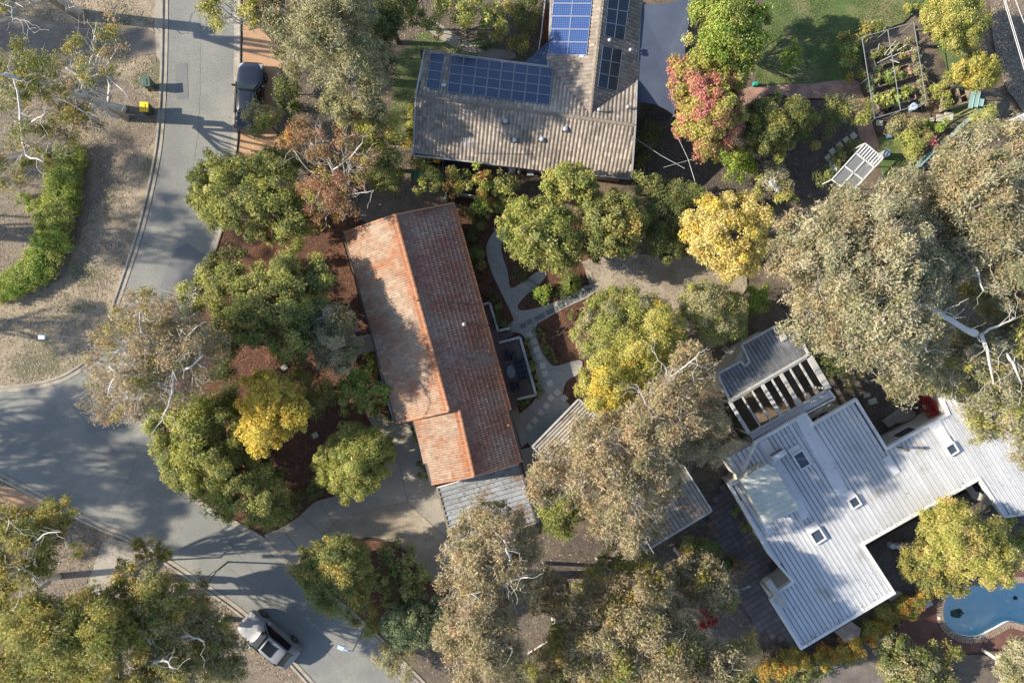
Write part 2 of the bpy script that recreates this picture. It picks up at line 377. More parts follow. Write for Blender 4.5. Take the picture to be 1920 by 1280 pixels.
DRIVE = [(497,1003),(520,993),(560,968),(592,940),(640,925),(700,890),(738,850),(742,836),(722,815),(700,798),(686,772),(700,765),(742,790),(775,786),(812,905),(822,916),(848,1012),(870,1060),(890,1130),(850,1108),(805,1085),(762,1030),(735,1015),(690,1006),(620,1012),(575,1030),(556,1060),(520,1034)]
sheet('concrete_driveway', smooth_px(DRIVE, True, 3), layer(), M['concrete'])
sheet('exposed_aggregate', [(600,1000),(640,965),(700,950),(765,938),(800,975),(846,1015),(868,1060),(885,1125),(850,1106),(805,1083),(762,1028),(735,1013),(690,1004)], layer(), M['tangravel'])
for a, b in (((742,838),(765,942)),((765,942),(846,1014)),((600,940),(628,985)),((565,965),(620,1012)),((530,990),(560,1030))):
    pa, pb = W(*a, .0), W(*b, .0); 
    mb = MB(); mb.bar((pa.x, pa.y, ZL[0] + .003), (pb.x, pb.y, ZL[0] + .003), .03, .004); tag(mb.build('driveway_joint', M['gutter']), kind='structure')
layer(); layer()
sheet('entry_path', [(672,630),(702,625),(712,655),(690,662),(655,668)], layer(), M['concrete'])
DRYYARD = jag([(1090,490),(1130,478),(1300,480),(1400,470),(1400,540),(1360,580),(1290,620),(1190,560),(1112,545),(1100,520)], 4, 12)
sheet('drying_yard', DRYYARD, layer(), M['tangravel'])
GP = [smooth_px([(925,436),(938,428),(958,432),(945,448),(940,470),(952,510),(958,540),(985,525),(1010,508),(1025,514),(1010,535),(985,555),(970,575),(985,582),(1035,568),(1075,550),(1098,535),(1118,540),(1105,556),(1060,577),(1020,600),(1005,612),(1012,650),(1030,680),(1045,685),(1082,675),(1092,680),(1085,700),(1062,715),(1055,745),(1068,765),(1020,815),(998,838),(985,820),(965,790),(975,775),(1005,745),(1006,700),(990,650),(978,626),(955,622),(958,605),(962,595),(938,545),(920,505),(912,465)], True, 3)]
sheet('gravel_path', GP[0], layer(), M['gravel'])
gpo = bpy.data.objects['gravel_path']
def stone(px, py, sx, sy, rot, parent, m, z0=.02, th=.035, name='stepping_stone'):
    c = W(px, py); mb = MB(); ax = (Vector((cos(rot), sin(rot), 0)), Vector((-sin(rot), cos(rot), 0)), Vector((0, 0, 1)))
    mb.box((c.x, c.y, ZD.get(parent.name, ZL[0]) + th / 2 + .003), (sx / PPM, sy / PPM, th), ax); return mb.build(name, m, parent, bevel=.006)
M['slate'] = mat('slate_stepper', (.15, .155, .155), (.12, .125, .125), 3, .8, objrand=.1, fine=.15)
M['palestone'] = mat('pale_stepper', (.50, .47, .40), (.43, .405, .35), 3, .8, objrand=.1, fine=.12)
for i, (x, y) in enumerate([(981,610),(993,603),(1007,597),(1016,592),(1029,585),(1040,580),(1052,573),(1066,565),(1078,559),(1093,552),(1104,545)]):
    stone(x, y, 11, 9, .42 + R.uniform(-.05, .05), gpo, M['slate'])
for (x, y, a) in [(993,627,-1.1),(1000,640,-1.1),(1006,655,-1.3),(1011,668,-1.3),(1017,685,-1.35),(1022,700,-1.2),(1031,718,-1.1),(1045,735,-.8),(1033,745,-.8),(1024,760,-.7),(1014,773,-.7),(1003,787,-.65),(992,800,-.65),(1058,746,-.8)]:
    stone(x, y, 11, 11, a, gpo, M['palestone'])
sheet('side_slab', [(958,768),(971,765),(990,828),(978,838)], layer(), M['concrete'])
sheet('rear_slab', [(975,842),(1000,836),(1040,900),(1010,980),(1000,975)], layer(), M['concrete'])
LAWN = jag([(1432,-60),(1760,-60),(1730,10),(1690,45),(1620,70),(1612,150),(1520,158),(1420,165),(1410,120),(1430,40)], 3, 14)
sheet('green_lawn', LAWN, layer(), M['lawn'])
sheet('right_lawn', jag([(1700,60),(1740,50),(1790,180),(1770,240),(1700,250),(1640,262),(1650,340),(1700,350),(1720,290),(1780,230),(1840,200),(1800,60)], 4, 12), layer(), M['lawn'])
sheet('shrub_bed', jag([(1230,190),(1400,180),(1500,190),(1585,190),(1612,240),(1640,290),(1580,360),(1450,380),(1300,370),(1190,340),(1200,240)], 4, 14), layer(), M['darksoil'])
sheet('brick_terrace', smooth_px([(1385,170),(1440,162),(1520,158),(1600,150),(1612,170),(1625,200),(1634,235),(1648,285),(1612,262),(1605,235),(1585,190),(1500,186),(1440,178),(1390,200)], True, 2), layer(), M['pinkbrick'])
sheet('shed_path', [(1100,1100),(1101,1100),(1101,1101)], layer(), M['concrete']) if False else None
COURT = [(1335,925),(1362,900),(1500,1150),(1520,1220),(1440,1200),(1420,1180),(1370,1120),(1340,1060),(1320,1000)]
sheet('courtyard_base', COURT, layer(), M['darksoil'])
YARD2 = jag([(1560,700),(1620,650),(1700,700),(1780,745),(1660,840),(1610,745),(1525,795),(1515,770)], 3, 12)
sheet('inner_yard', YARD2, layer(), M['darksoil'])
sheet('right_earth', jag([(1850,-60),(2050,-60),(2050,300),(1920,215),(1880,160),(1860,80)], 3, 14), layer(), M['litter_ground'])
sheet('pool_terrace', smooth_px([(1672,1180),(1720,1140),(1760,1110),(1790,1080),(1900,1070),(2050,1070),(2050,1200),(1920,1212),(1850,1220),(1790,1215),(1740,1210),(1690,1205)], True, 3), layer(), M['redbrick'], [POOL])
sheet('herringbone_drive', [(1520,1290),(1530,1250),(1580,1220),(1640,1195),(1700,1230),(1660,1290)], layer(), M['greybrick'])
sheet('pool_soil', jag([(1780,1222),(1850,1226),(1930,1222),(1930,1290),(1770,1290)], 3, 12), layer(), M['bed'])
sheet('house_garden', jag([(1620,1025),(1835,905),(1880,975),(1930,960),(1930,1060),(1780,1085),(1700,1120),(1680,1110)], 3, 12), layer(), M['darksoil'])
ztop = ZL[0] + .004
# courtyard pavers
co = bpy.data.objects['courtyard_base']; d0 = Vector((.53, -.848)); e0 = Vector((.848, .53))
pm = MB(); pm.box((0, 0, .015), (.385, .385, .03)); proto = None; cnt = 0
orig = W(1335, 925)
for i in range(-12, 30):
    for j in range(-6, 32):
        p = Vector((orig.x, orig.y)) + e0 * (i * .42) + d0 * (j * .42)
        px, py = 960 + p.x * PPM, 640 - p.y * PPM
        if inside(px, py, COURT) and edge_dist(px, py, COURT) > 4 and cnt < 299:
            if proto is None: proto = pm.build('paver', M['paver'], co, local=True); o = proto
            else: o = proto.copy(); C.objects.link(o)
            o.location = (p.x, p.y, ZD['courtyard_base'] + R.uniform(-.003, .004)); o.rotation_euler = (R.uniform(-.01, .01), R.uniform(-.01, .01), math.atan2(e0.y, e0.x) + R.uniform(-.015, .015)); cnt += 1
# stepping stones elsewhere
sb = bpy.data.objects['shrub_bed']
for (x, y) in [(1598,256),(1585,264),(1572,274),(1559,285),(1551,297)]: stone(x, y, 11, 11, .7, sb, M['palestone'], th=.05)
rl = bpy.data.objects['right_lawn']
for (x, y, s) in [(1647,232,12),(1665,229,6),(1679,227,6),(1692,226,7),(1731,228,8),(1745,226,8),(1760,223,14),(1776,219,17)]: stone(x, y, s, s * .9, -.05, rl, M['palestone'], th=.05)
ms = bpy.data.objects['mulch_garden']
for (x, y) in [(592,815),(534,688)]: stone(x, y, 11, 10, .5, ms, M['palestone'], th=.12)
yd = bpy.data.objects['inner_yard']
# kerbs
def kerb(path, name, side, wd=.16, gut=.30, seg=6):
    pts = [W(x, y) for x, y in path]; mb = MB()
    def off(i, d):
        a = pts[max(i - 1, 0)]; b = pts[min(i + 1, len(pts) - 1)]; t = (b - a).normalized(); nrm = Vector((-t.y, t.x, 0)) * side
        return pts[i] + nrm * d
    prof = [(-gut, .012), (-.01, .012), (.0, .07), (.03, .085), (wd, .085), (wd + .02, 0.0)]
    for i in range(len(pts) - 1):
        vs = []
        for k in (i, i + 1):
            for d, z in prof:
                p = off(k, d); vs.append((p.x, p.y, z + ZR))
        n = len(prof); fs = [(j, j + 1, j + 1 + n, j + n) if side > 0 else (j + n, j + 1 + n, j + 1, j) for j in range(n - 1)]
        mb.add(vs, fs)
    tag(mb.build(name, M['kerb']), kind='structure')
ZR = .03
def crack(pts, wd=.018):
    mb = MB(); rg = random.Random(int(pts[0][0])); P = [W(x, y, ZD['asphalt_road'] + .003) for x, y in smooth_px(pts, False, 8)]
    P = [p + Vector((rg.uniform(-.05, .05), rg.uniform(-.05, .05), 0)) for p in P]
    for u, v in zip(P[:-1], P[1:]): mb.bar(u, v, wd * rg.uniform(.5, 1.4), .003)
    tag(mb.build('road_crack', M['gutter']), kind='structure')
for q in ([(372,-20),(376,120),(370,260),(352,380)], [(250,770),(330,800),(420,1000),(500,1100)], [(60,800),(180,790),(300,770)], [(420,1060),(520,1130),(640,1250)], [(300,420),(330,440),(372,436)], [(200,960),(240,900),(260,840)]): crack(q)
kerb(LEFTK, 'road_kerb', -1); kerb(RIGHTK, 'road_kerb', 1); kerb(LOWK, 'road_kerb', -1)
# ---- loose stuff on the ground
def scatter(name, label, poly, n, size, cols, zn, seed, up=.35, h=.02, thin=.5):
    z = ZD[zn] + .004; rg = np.random.default_rng(seed); P = np.array(poly); x0, y0 = P.min(0); x1, y1 = P.max(0)
    x = rg.uniform(x0, x1, n); y = rg.uniform(y0, y1, n); k = inside_np(x, y, poly); x = x[k]; y = y[k]
    # clumpy density
    nz = np.array([noise.noise(Vector((a * .02, b * .02, seed))) for a, b in zip(x, y)]); k = nz + rg.uniform(-.5, .5, len(x)) > -.1; x = x[k]; y = y[k]
    m = len(x); c = np.stack([(x - 960) / PPM, (640 - y) / PPM, np.full(m, z) + rg.uniform(0, h, m)], 1)
    leaves(name, label, c, None, size, size * thin, cols, rg, up=1 / up, stuff=True)
def leaves(name, label, c, out, L, Wd, cols, rg, up=0.0, stuff=False, parent=None, matl=None, ci=None, jit=.22, droop=0):
    m = len(c)
    nrm = rg.normal(size=(m, 3)) * .55
    if out is not None: nrm += out
    nrm[:, 2] += up
    nrm /= np.linalg.norm(nrm, axis=1)[:, None]
    t = rg.normal(size=(m, 3)); t[:, 2] -= droop; t -= nrm * (t * nrm).sum(1)[:, None]; t /= np.linalg.norm(t, axis=1)[:, None]
    b = np.cross(nrm, t); sc = rg.uniform(.65, 1.3, m)[:, None]
    v = np.empty((m, 3, 3), np.float32)   # one tapering triangle per leaf
    v[:, 0] = c - t * L * .38 * sc - b * Wd * .55 * sc; v[:, 1] = c - t * L * .30 * sc + b * Wd * .55 * sc; v[:, 2] = c + t * L * .62 * sc
    me = bpy.data.meshes.new(name); me.vertices.add(m * 3); me.vertices.foreach_set('co', v.ravel())
    me.loops.add(m * 3); me.loops.foreach_set('vertex_index', np.arange(m * 3, dtype=np.int32))
    me.polygons.add(m); me.polygons.foreach_set('loop_start', np.arange(0, m * 3, 3, dtype=np.int32)); me.polygons.foreach_set('loop_total', np.full(m, 3, np.int32))
    cols = np.array(cols, float)
    if ci is None: ci = rg.integers(0, len(cols), m)
    cc = cols[ci] * np.clip(1 + jit * rg.normal(size=(m, 1)), .4, 1.8) * (1 + .07 * rg.normal(size=(m, 3)))
    a = np.ones((m, 4), np.float32); a[:, :3] = np.clip(cc, .005, .8)
    at = me.attributes.new('col', 'FLOAT_COLOR', 'FACE'); at.data.foreach_set('color', a.ravel())
    me.materials.append(matl or (M['vstuff'] if stuff else M['leafv'])); me.update(calc_edges=True)
    o = bpy.data.objects.new(name, me); C.objects.link(o)
    if parent is not None: o.parent = parent
    if stuff: tag(o, label, None, None, 'stuff')
    return o
BK = [(.24, .10, .05), (.12, .05, .03), (.32, .16, .09), (.07, .035, .022)]
TN = [(.38, .30, .20), (.22, .17, .12), (.30, .24, .17), (.12, .095, .07)]
zs = ztop
scatter('bark_litter', 'loose red bark chips strewn over the mulch of the front garden', MULCH, 26000, .11, BK, 'mulch_garden', 1)
scatter('bark_litter', 'loose bark chips in the beds between the gravel paths', [(845,375),(1010,380),(1110,430),(1115,560),(1100,680),(1000,600),(960,560),(920,470),(905,560),(960,600),(900,560)], 8000, .10, BK, 'rear_mulch', 2)
scatter('bark_litter', 'loose bark chips on the island bed beside the road', [(560,1010),(745,1020),(850,1110),(860,1180),(720,1200)], 5000, .11, BK, 'island_mulch', 3)
scatter('dry_grass', 'dry tan grass and leaf litter on the verge left of the road', verge, 30000, .14, [(.36, .29, .20), (.24, .19, .13), (.30, .26, .17), (.17, .15, .09)], 'verge_litter', 4)
scatter('yard_gravel', 'loose stones and leaves over the tan gravel yard', DRYYARD, 5000, .09, TN, 'drying_yard', 12)
scatter('leaf_litter', 'brown leaf litter beneath the gums at the lower left', [(-20,890),(240,1010),(460,1158),(590,1290),(-20,1290)], 22000, .15, TN, 'lower_verge', 5)
scatter('leaf_litter', 'brown leaf litter around the dark path at the lower middle', [(760,1245),(900,1130),(1000,1000),(1180,980),(1340,900),(1440,1290),(880,1290)], 16000, .13, TN, 'corner_soil', 6)
scatter('leaf_litter', 'fallen leaves over the upper garden beds', [(520,-10),(1030,-10),(1010,130),(790,95),(770,300),(850,380),(600,400),(520,330)], 12000, .13, TN, 'upper_garden', 7)
scatter('grass', 'short green grass blades on the upper right lawn', LAWN, 26000, .12, [(.09, .14, .035), (.12, .17, .045), (.065, .10, .03), (.2, .19, .08)], 'green_lawn', 8, up=1.5, thin=.3)
scatter('leaf_litter', 'small stones and leaves over the dark shrub bed', [(1230,190),(1585,190),(1640,290),(1580,360),(1450,380),(1300,370),(1190,340)], 8000, .11, [(.16, .14, .12), (.08, .07, .06), (.22, .18, .14)], 'shrub_bed', 9)
scatter('leaf_litter', 'leaf litter on the bare earth at the right edge', [(1850,-10),(1930,-10),(1930,215),(1880,160)], 4000, .15, TN, 'right_earth', 10)
scatter('leaf_litter', 'leaf litter on the courtyard soil behind the pergola', [(1560,700),(1620,650),(1700,700),(1780,745),(1660,840),(1610,745),(1525,795)], 3000, .1, TN, 'inner_yard', 11)
# ================================================================ BUILDINGS
class Plane:
    def __init__(s, a, b, c, ):
        s.p = Vector(a); s.n = (Vector(b) - s.p).cross(Vector(c) - s.p).normalized()
        if s.n.z < 0: s.n = -s.n
    def at(s, px, py, off=0.0):
        d = Vector(((px - 960) / PPM, (640 - py) / PPM, -CAMH)); o = Vector((0, 0, CAMH))
        t = ((s.p + s.n * off - o).dot(s.n)) / d.dot(s.n); return o + d * t
def tile_mesh(name, w, L, col, m, double=True):
    mb = MB(); k = 8 if double else 4; h = .045 if w > .2 else .032
    w = w * .955; xs = [w * i / k for i in range(k + 1)]
    zs_ = [h * (0.5 - .5 * cos(2 * pi * (i / (k / (2 if double else 1))))) for i in range(k + 1)]
    vs = []; fs = []
    for x, z in zip(xs, zs_): vs.append((x, 0, z + .004))
    for x, z in zip(xs, zs_): vs.append((x, L * 1.04, z + .046))
    for x, z in zip(xs, zs_): vs.append((x, L * 1.04, z + .004))
    n = k + 1
    for i in range(k): fs.append((i, i + n, i + n + 1, i + 1)[::-1]); fs.append((i + n, i + 2 * n, i + 2 * n + 1, i + n + 1)[::-1])
    mb.add(vs, fs, col)
    return mb
def tiles(parent, plane, px, ridge_a, ridge_b, colf, m, tw=.30, tl=.30, nparts=300, seed=0, name='roof_tile', double=True):
    """tiles laid in courses on a roof plane; e runs along the ridge, d runs down the slope"""
    A = plane.at(*ridge_a); B = plane.at(*ridge_b); e = (B - A).normalized(); d = e.cross(plane.n)
    if d.z > 0: d = -d
    poly = [((plane.at(x, y) - A).dot(e), (plane.at(x, y) - A).dot(d)) for x, y in px]
    rg = random.Random(seed); xs = [p[0] for p in poly]; ys = [p[1] for p in poly]
    base = base_of(parent); flip = e.cross(d).dot(plane.n) < 0
    protos = {}; mb = MB(); cnt = 0; spots = []
    y = min(ys) + .02
    while y < max(ys) - .05:
        x = min(xs)
        while x < max(xs):
            if inside(x + tw / 2, y + tl / 2, poly): spots.append((x, y))
            x += tw
        y += tl
    pick = set(rg.sample(range(len(spots)), min(nparts, len(spots)))) if nparts < len(spots) else set(range(len(spots)))
    for i, (x, y) in enumerate(spots):
        o3 = A + e * x + d * y + plane.n * rg.uniform(0, .006)
        col = colf(x, y, max(ys), rg, o3)
        if i in pick:
            q = tuple(int(c * 14) for c in col)
            if q not in protos:
                t = tile_mesh(name, tw, tl, col, m, double)
                if flip: t.v = [(tw - v[0], v[1], v[2]) for v in t.v]; 
                me_o = t.build(name, m, parent, local=True, colors=True); protos[q] = me_o; o = me_o
            else: o = protos[q].copy(); C.objects.link(o)
            mt = Matrix((e, d, plane.n)).transposed().to_4x4()
            if flip:
                mt = Matrix((-e, d, plane.n)).transposed().to_4x4(); o3 = o3 + e * tw
                o.data = o.data
            mt.translation = o3 - base; o.matrix_local = mt
        else:
            t = tile_mesh(name, tw, tl, col, m, double)
            vs = [o3 + e * v[0] + d * v[1] + plane.n * v[2] for v in t.v]
            fs = [f[::-1] for f in t.f] if flip else t.f
            mb.add(vs, fs, col)
    if mb.v: o = mb.build(name + '_field', m, parent, colors=True); o['kind'] = 'stuff'
def caps(parent, a, b, m, r=.13, L=.38, name='ridge_cap'):
    a = Vector(a); b = Vector(b); D = (b - a); n = max(1, int(D.length / L)); d = D.normalized(); sd = Vector((-d.y, d.x, 0)).normalized(); up = sd.cross(d)
    if up.z < 0: up = -up
    base = base_of(parent); first = None
    for i in range(n):
        if first is None:
            mb = MB(); vs = []; K = 6
            for x, rr in ((0, r * .92), (L * .97, r)):
                for k in range(K + 1):
                    t = pi * k / K; vs.append((x, cos(t) * rr, sin(t) * rr * .75))
            fs = [(k, k + 1, k + K + 2, k + K + 1) for k in range(K)] + [tuple(range(K + 1, 2 * K + 2)), tuple(range(K + 1))[::-1]]
            mb.add(vs, fs); first = mb.build(name, m, parent, local=True); o = first
        else: o = first.copy(); C.objects.link(o)
        mt = Matrix((d, sd, up)).transposed().to_4x4(); mt.translation = a + d * (i * D.length / n) - base + up * (-.01); o.matrix_local = mt
def window(parent, c, w, h, ax, nrm, z):
    f = MB(); c = Vector(c)
    for s_ in (-1, 1):
        f.box(c + ax * (s_ * (w / 2)) + Vector((0, 0, z)), (.06, .07, h + .06), (ax, nrm, Vector((0, 0, 1))))
        f.box(c + Vector((0, 0, z + s_ * h / 2)), (w - .06, .07, .06), (ax, nrm, Vector((0, 0, 1))))
    fo = f.build('window', M['fasciawhite'], parent)
    p = MB(); p.box(c + Vector((0, 0, z)), (w - .06, .02, h - .06), (ax, nrm, Vector((0, 0, 1)))); p.build('pane', M['winglass'], fo)
def walls(parent, pts, h, m, wins=()):
    pts = [Vector((p[0], p[1], 0)) for p in pts]; n = len(pts)
    ar = sum(pts[i].x * pts[(i + 1) % n].y - pts[(i + 1) % n].x * pts[i].y for i in range(n)); sg = 1 if ar > 0 else -1
    mb = MB(); mb.prism([(p.x, p.y) for p in pts], 0, h); mb.build('wall', m, parent)
    for i in range(n):
        a, b = pts[i], pts[(i + 1) % n]; L = (b - a).length
        if L < 2.5: continue
        ax = (b - a).normalized(); nrm = Vector((ax.y, -ax.x, 0)) * sg; k = max(1, int(L / 3.2))
        for j in range(k): window(parent, a + ax * (L * (j + .5) / k) + nrm * .02, 1.3, 1.1, ax, nrm, h * .55)
def inset(pts, d):
    c = sum((Vector((p[0], p[1], 0)) for p in pts), Vector()) / len(pts)
    n = len(pts); P = [Vector((p[0], p[1], 0)) for p in pts]; out = []
    ar = sum(P[i].x * P[(i + 1) % n].y - P[(i + 1) % n].x * P[i].y for i in range(n)); sg = 1 if ar > 0 else -1
    for i in range(n):
        a, b, c_ = P[i - 1], P[i], P[(i + 1) % n]; u = (b - a).normalized(); v = (c_ - b).normalized()
        nu = Vector((-u.y, u.x, 0)) * sg; nv = Vector((-v.y, v.x, 0)) * sg; m_ = (nu + nv); m_ = m_ / max(m_.dot(nu), .3)
        out.append(b + m_ * d)
    return out
# ---------------- terracotta house
ZR1, ZE1 = 4.95, 2.9
ra, rb = W(741, 403, ZR1), W(842, 770, ZR1)
PW = Plane(ra, rb, W(646, 436, ZE1)); PE = Plane(ra, rb, W(851, 381, ZE1))
r2a = PE.at(861, 768); 
r2b = PE.at(889, 892)
zE2 = r2a.z - 1.25
PW2 = Plane(r2a, r2b, W(775, 787, zE2))
TH = thing('tiled_house', 'long house with terracotta tile gable roof blotched with pale lichen', 'house', (W(810, 640).x, W(810, 640).y, 0))
def terra_col(x, y, H, rg, p):
    n = noise.noise(Vector((p.x * .5, p.y * .5, 3))) + .8 * noise.noise(Vector((p.x * 1.7, p.y * 1.7, 9)))
    edge = max(0, 1 - min(y, H - y) / .45) ; f = .66 + .5 * n - .9 * edge + rg.uniform(-.2, .2)
    f = min(1, max(0, f)); a = (.37, .155, .07); b = (.42, .325, .235); k = rg.uniform(.8, 1.12)
    if rg.random() < .06: a = (.24, .10, .055)
    return tuple((a[i] * (1 - f) + b[i] * f) * k for i in range(3))
def terra_col_shaded(x, y, H, rg, p):  # east slope tones darkened toward purple, its shade put into the tile colour
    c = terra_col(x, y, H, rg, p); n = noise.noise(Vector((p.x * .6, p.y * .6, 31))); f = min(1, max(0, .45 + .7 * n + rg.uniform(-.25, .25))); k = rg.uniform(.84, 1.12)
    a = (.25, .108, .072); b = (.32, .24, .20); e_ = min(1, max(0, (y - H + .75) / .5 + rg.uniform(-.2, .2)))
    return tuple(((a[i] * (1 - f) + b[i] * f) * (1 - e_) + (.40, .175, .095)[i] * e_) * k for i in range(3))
wp = [(646,436),(741,403),(842,770),(742,793)]; ep = [(741,403),(851,381),(980,863),(889,892),(861,768),(842,770)]; w2 = [(775,787),(861,768),(889,892),(810,907)]
for pl, pp in ((PW, wp), (PE, ep), (PW2, w2)):
    mb = MB(); mb.slab([pl.at(*q) for q in pp], .12); mb.build('roof', M['roofbase'], TH)
tiles(TH, PW, wp, (741, 403), (842, 770), terra_col, M['terra'], tw=.155, double=False, seed=1, nparts=150)
tiles(TH, PE, ep, (741, 403), (842, 770), terra_col_shaded, M['terra'], tw=.155, double=False, seed=2, nparts=90)
tiles(TH, PW2, w2, (861, 768), (889, 892), terra_col, M['terra'], tw=.155, double=False, seed=3, nparts=58)
caps(TH, ra, rb, M['terracap']); caps(TH, r2a, r2b, M['terracap'])
def verge_trim(parent, a, b, m, wd=.12, h=.16, dz=.02, name='barge_board'):
    mb = MB(); mb.bar(Vector(a) + Vector((0, 0, dz)), Vector(b) + Vector((0, 0, dz)), wd, h); return mb.build(name, m, parent)
for a, b in ((PW.at(646,436), ra), (PE.at(851,381), ra), (PW.at(742,793), rb), (PE.at(980,863), r2b), (PW2.at(810,907), r2b), (PW2.at(775,787), r2a)):
    verge_trim(TH, a, b, M['terracap'])
for a, b in ((PW.at(645,437), PW.at(741,794)), (PE.at(852,381), PE.at(981,863)), (PW2.at(774,788), PW2.at(809,908))):
    o = verge_trim(TH, a, b, M['gutter'], .11, .1, -.08, 'gutter')
wl = [W(663,450,ZE1),W(848,392,ZE1),W(960,850,ZE1),W(820,890,zE2),W(790,795,zE2),W(755,790,ZE1)]
wl = [PW.at(655,446), PE.at(845,391), PE.at(968,858), PW2.at(820,897), PW2.at(787,792), PW.at(752,783)]
walls(TH, [(p.x, p.y) for p in inset(wl, .35)], 2.3, M['brickwall'])
mb = MB(); mb.add([Vector(PW.at(655,446)) - Vector((0,0,.1)), ra - Vector((0,0,.25)), PE.at(845,391) - Vector((0,0,.1))], [(0,1,2)]); mb.build('gable', M['brickwall'], TH)
for (x, y, s_) in ((871, 608, .13),):
    p = PE.at(x, y); mb = MB(); mb.lathe(p - Vector((0, 0, .1)), [(.08, 0), (.08, .25), (s_, .28), (s_ + .02, .36), (.1, .46), (.03, .5)], 12); mb.build('roof_vent', M['alu'], TH, smooth=True)
for x, y in ((777, 563), (916, 658), (953, 796)):
    p = PE.at(x, y); mb = MB(); mb.lathe(p - Vector((0, 0, .05)), [(.05, 0), (.05, .2), (.07, .22), (.07, .28)], 8); mb.build('vent_pipe', M['terracap'], TH)
mb = MB(); 
for a, b in (((704,650),(722,735)),((722,735),(741,794))):
    mb.bar(W(*a, 2.2), W(*b, 2.2), .12, .05)
mb.build('downpipe_rail', M['lightgutter'], TH)
# ---------------- grey tiled house
ZG, ZGE = 4.7, 2.9
ga, gb = W(781, 178, ZG), W(1190, 235, ZG)
PN = Plane(ga, gb, W(797, 96, ZGE)); PS = Plane(ga, gb, W(775, 290, ZGE - .15))
GH = thing('tiled_house', 'big house with brown grey tiled roof, solar panels and a north wing', 'house', (W(990, 210).x, W(990, 210).y, 0))
v0 = PN.at(1107, 213); v1 = W(1134, -45, v0.z)
PWW = Plane(v0, v1, PN.at(1029, 127)); PWE = Plane(v0, v1, PN.at(1193, 152))
def grey_col(x, y, H, rg, p):
    n = noise.noise(Vector((p.x * .45, p.y * .45, 13))) + .6 * noise.noise(Vector((p.x * 1.9, p.y * 1.9, 5)))
    f = min(1, max(0, .5 + .7 * n + rg.uniform(-.3, .3))); a = (.22, .185, .15); b = (.40, .335, .265); k = rg.uniform(.8, 1.15)
    return tuple((a[i] * (1 - f) + b[i] * f) * k for i in range(3))
north = [(797,96),(1029,127),(1107,213),(1193,152),(1190,235),(781,178)]; south = [(781,178),(1190,235),(1183,334),(775,290)]
ww = [(1107,213),(1029,127),(1036,-45),(1138,-45)]; we = [(1107,213),(1193,152),(1203,-45),(1138,-45)]
for pl, pp in ((PN, north), (PS, south), (PWW, ww), (PWE, we)):
    mb = MB(); mb.slab([pl.at(*q) for q in pp], .12); mb.build('roof', M['roofbase'], GH)
tiles(GH, PN, north, (781, 178), (1190, 235), grey_col, M['terra'], tw=.25, double=False, seed=4, nparts=60)
tiles(GH, PS, south, (781, 178), (1190, 235), grey_col, M['terra'], tw=.25, double=False, seed=5, nparts=150)
tiles(GH, PWW, ww, (1107, 213), (1130, 0), grey_col, M['terra'], tw=.25, double=False, seed=6, nparts=50)
tiles(GH, PWE, we, (1107, 213), (1130, 0), grey_col, M['terra'], tw=.25, double=False, seed=7, nparts=40)
caps(GH, ga, gb, M['gcap']); caps(GH, v0, v1, M['gcap'])
for a, b in (((1029,127),(1107,213)), ((1193,152),(1107,213))):
    verge_trim(GH, PN.at(*a), PN.at(*b), M['gutter'], .12, .04, .03, 'valley')
for a, b, pl in (((796,95),(1028,125),PN), ((775,291),(1183,335),PS), ((1028,127),(1035,-45),PWW), ((1194,152),(1204,-45),PWE)):
    verge_trim(GH, pl.at(*a), pl.at(*b), M['lightgutter'], .13, .10, -.05, 'gutter')
for a, b, pl in (((796,95),(780,178),PN), ((775,291),(780,178),PS), ((1184,335),(1191,235),PS), ((1194,152),(1191,235),PN)):
    verge_trim(GH, pl.at(*a), pl.at(*b), M['lightgutter'], .10, .18, .0)
walls(GH, inset([PN.at(797,96), PN.at(1029,127), PWW.at(1036,-45), PWE.at(1203,-45), PWE.at(1193,152), PS.at(1183,334), PS.at(775,290)], .4), 2.4, M['brickwall'])
def panel(parent, c4, m, name='solar_panel'):
    """one solar panel from its four corners (world)"""
    a, b, c, d = [Vector(p) for p in c4]; n = (b - a).cross(d - a).normalized()
    if n.z < 0: n = -n
    mb = MB(); e = .03
    for p, q in ((a, b), (b, c), (c, d), (d, a)): mb.bar(p + n * .1, q + n * .1, .026, .04, up=n)
    f = mb.build(name, M['pvframe'], parent)
    u = (b - a).normalized(); v = (d - a).normalized(); w_ = (b - a).length; h = (d - a).length
    me = bpy.data.meshes.new('cells'); off = base_of(f)
    vs = [p + n * .105 - off for p in (a + u * .02 + v * .02, b - u * .02 + v * .02, c - u * .02 - v * .02, d + u * .02 - v * .02)]
    me.from_pydata([tuple(p) for p in vs], [], [(0, 1, 2, 3)] if (b - a).cross(d - a).z > 0 else [(3, 2, 1, 0)])
    uvl = me.uv_layers.new(name='UVMap'); co = [(0, 0), (w_, 0), (w_, h), (0, h)]
    if not (b - a).cross(d - a).z > 0: co = co[::-1]
    for i, cc in enumerate(co): uvl.data[i].uv = cc
    me.materials.append(m); o = bpy.data.objects.new('cells', me); C.objects.link(o); o.parent = f
def array(parent, plane, c4, nu, nv, m, skip=()):
    P = [plane.at(*q) for q in c4]
    def g(u, v): return P[0] * (1 - u) * (1 - v) + P[1] * u * (1 - v) + P[2] * u * v + P[3] * (1 - u) * v
    for i in range(nu):
        for j in range(nv):
            if (i, j) in skip: continue
            s_ = .004; panel(parent, (g(i / nu + s_, j / nv + s_), g((i + 1) / nu - s_, j / nv + s_), g((i + 1) / nu - s_, (j + 1) / nv - s_), g(i / nu + s_, (j + 1) / nv - s_)), m)
array(GH, PN, [(846,107),(1037,131),(1030,199),(838,175)], 8, 4, M['solar'])
array(GH, PN, [(808,103),(833,105),(824,171),(799,167)], 1, 4, M['solar'])
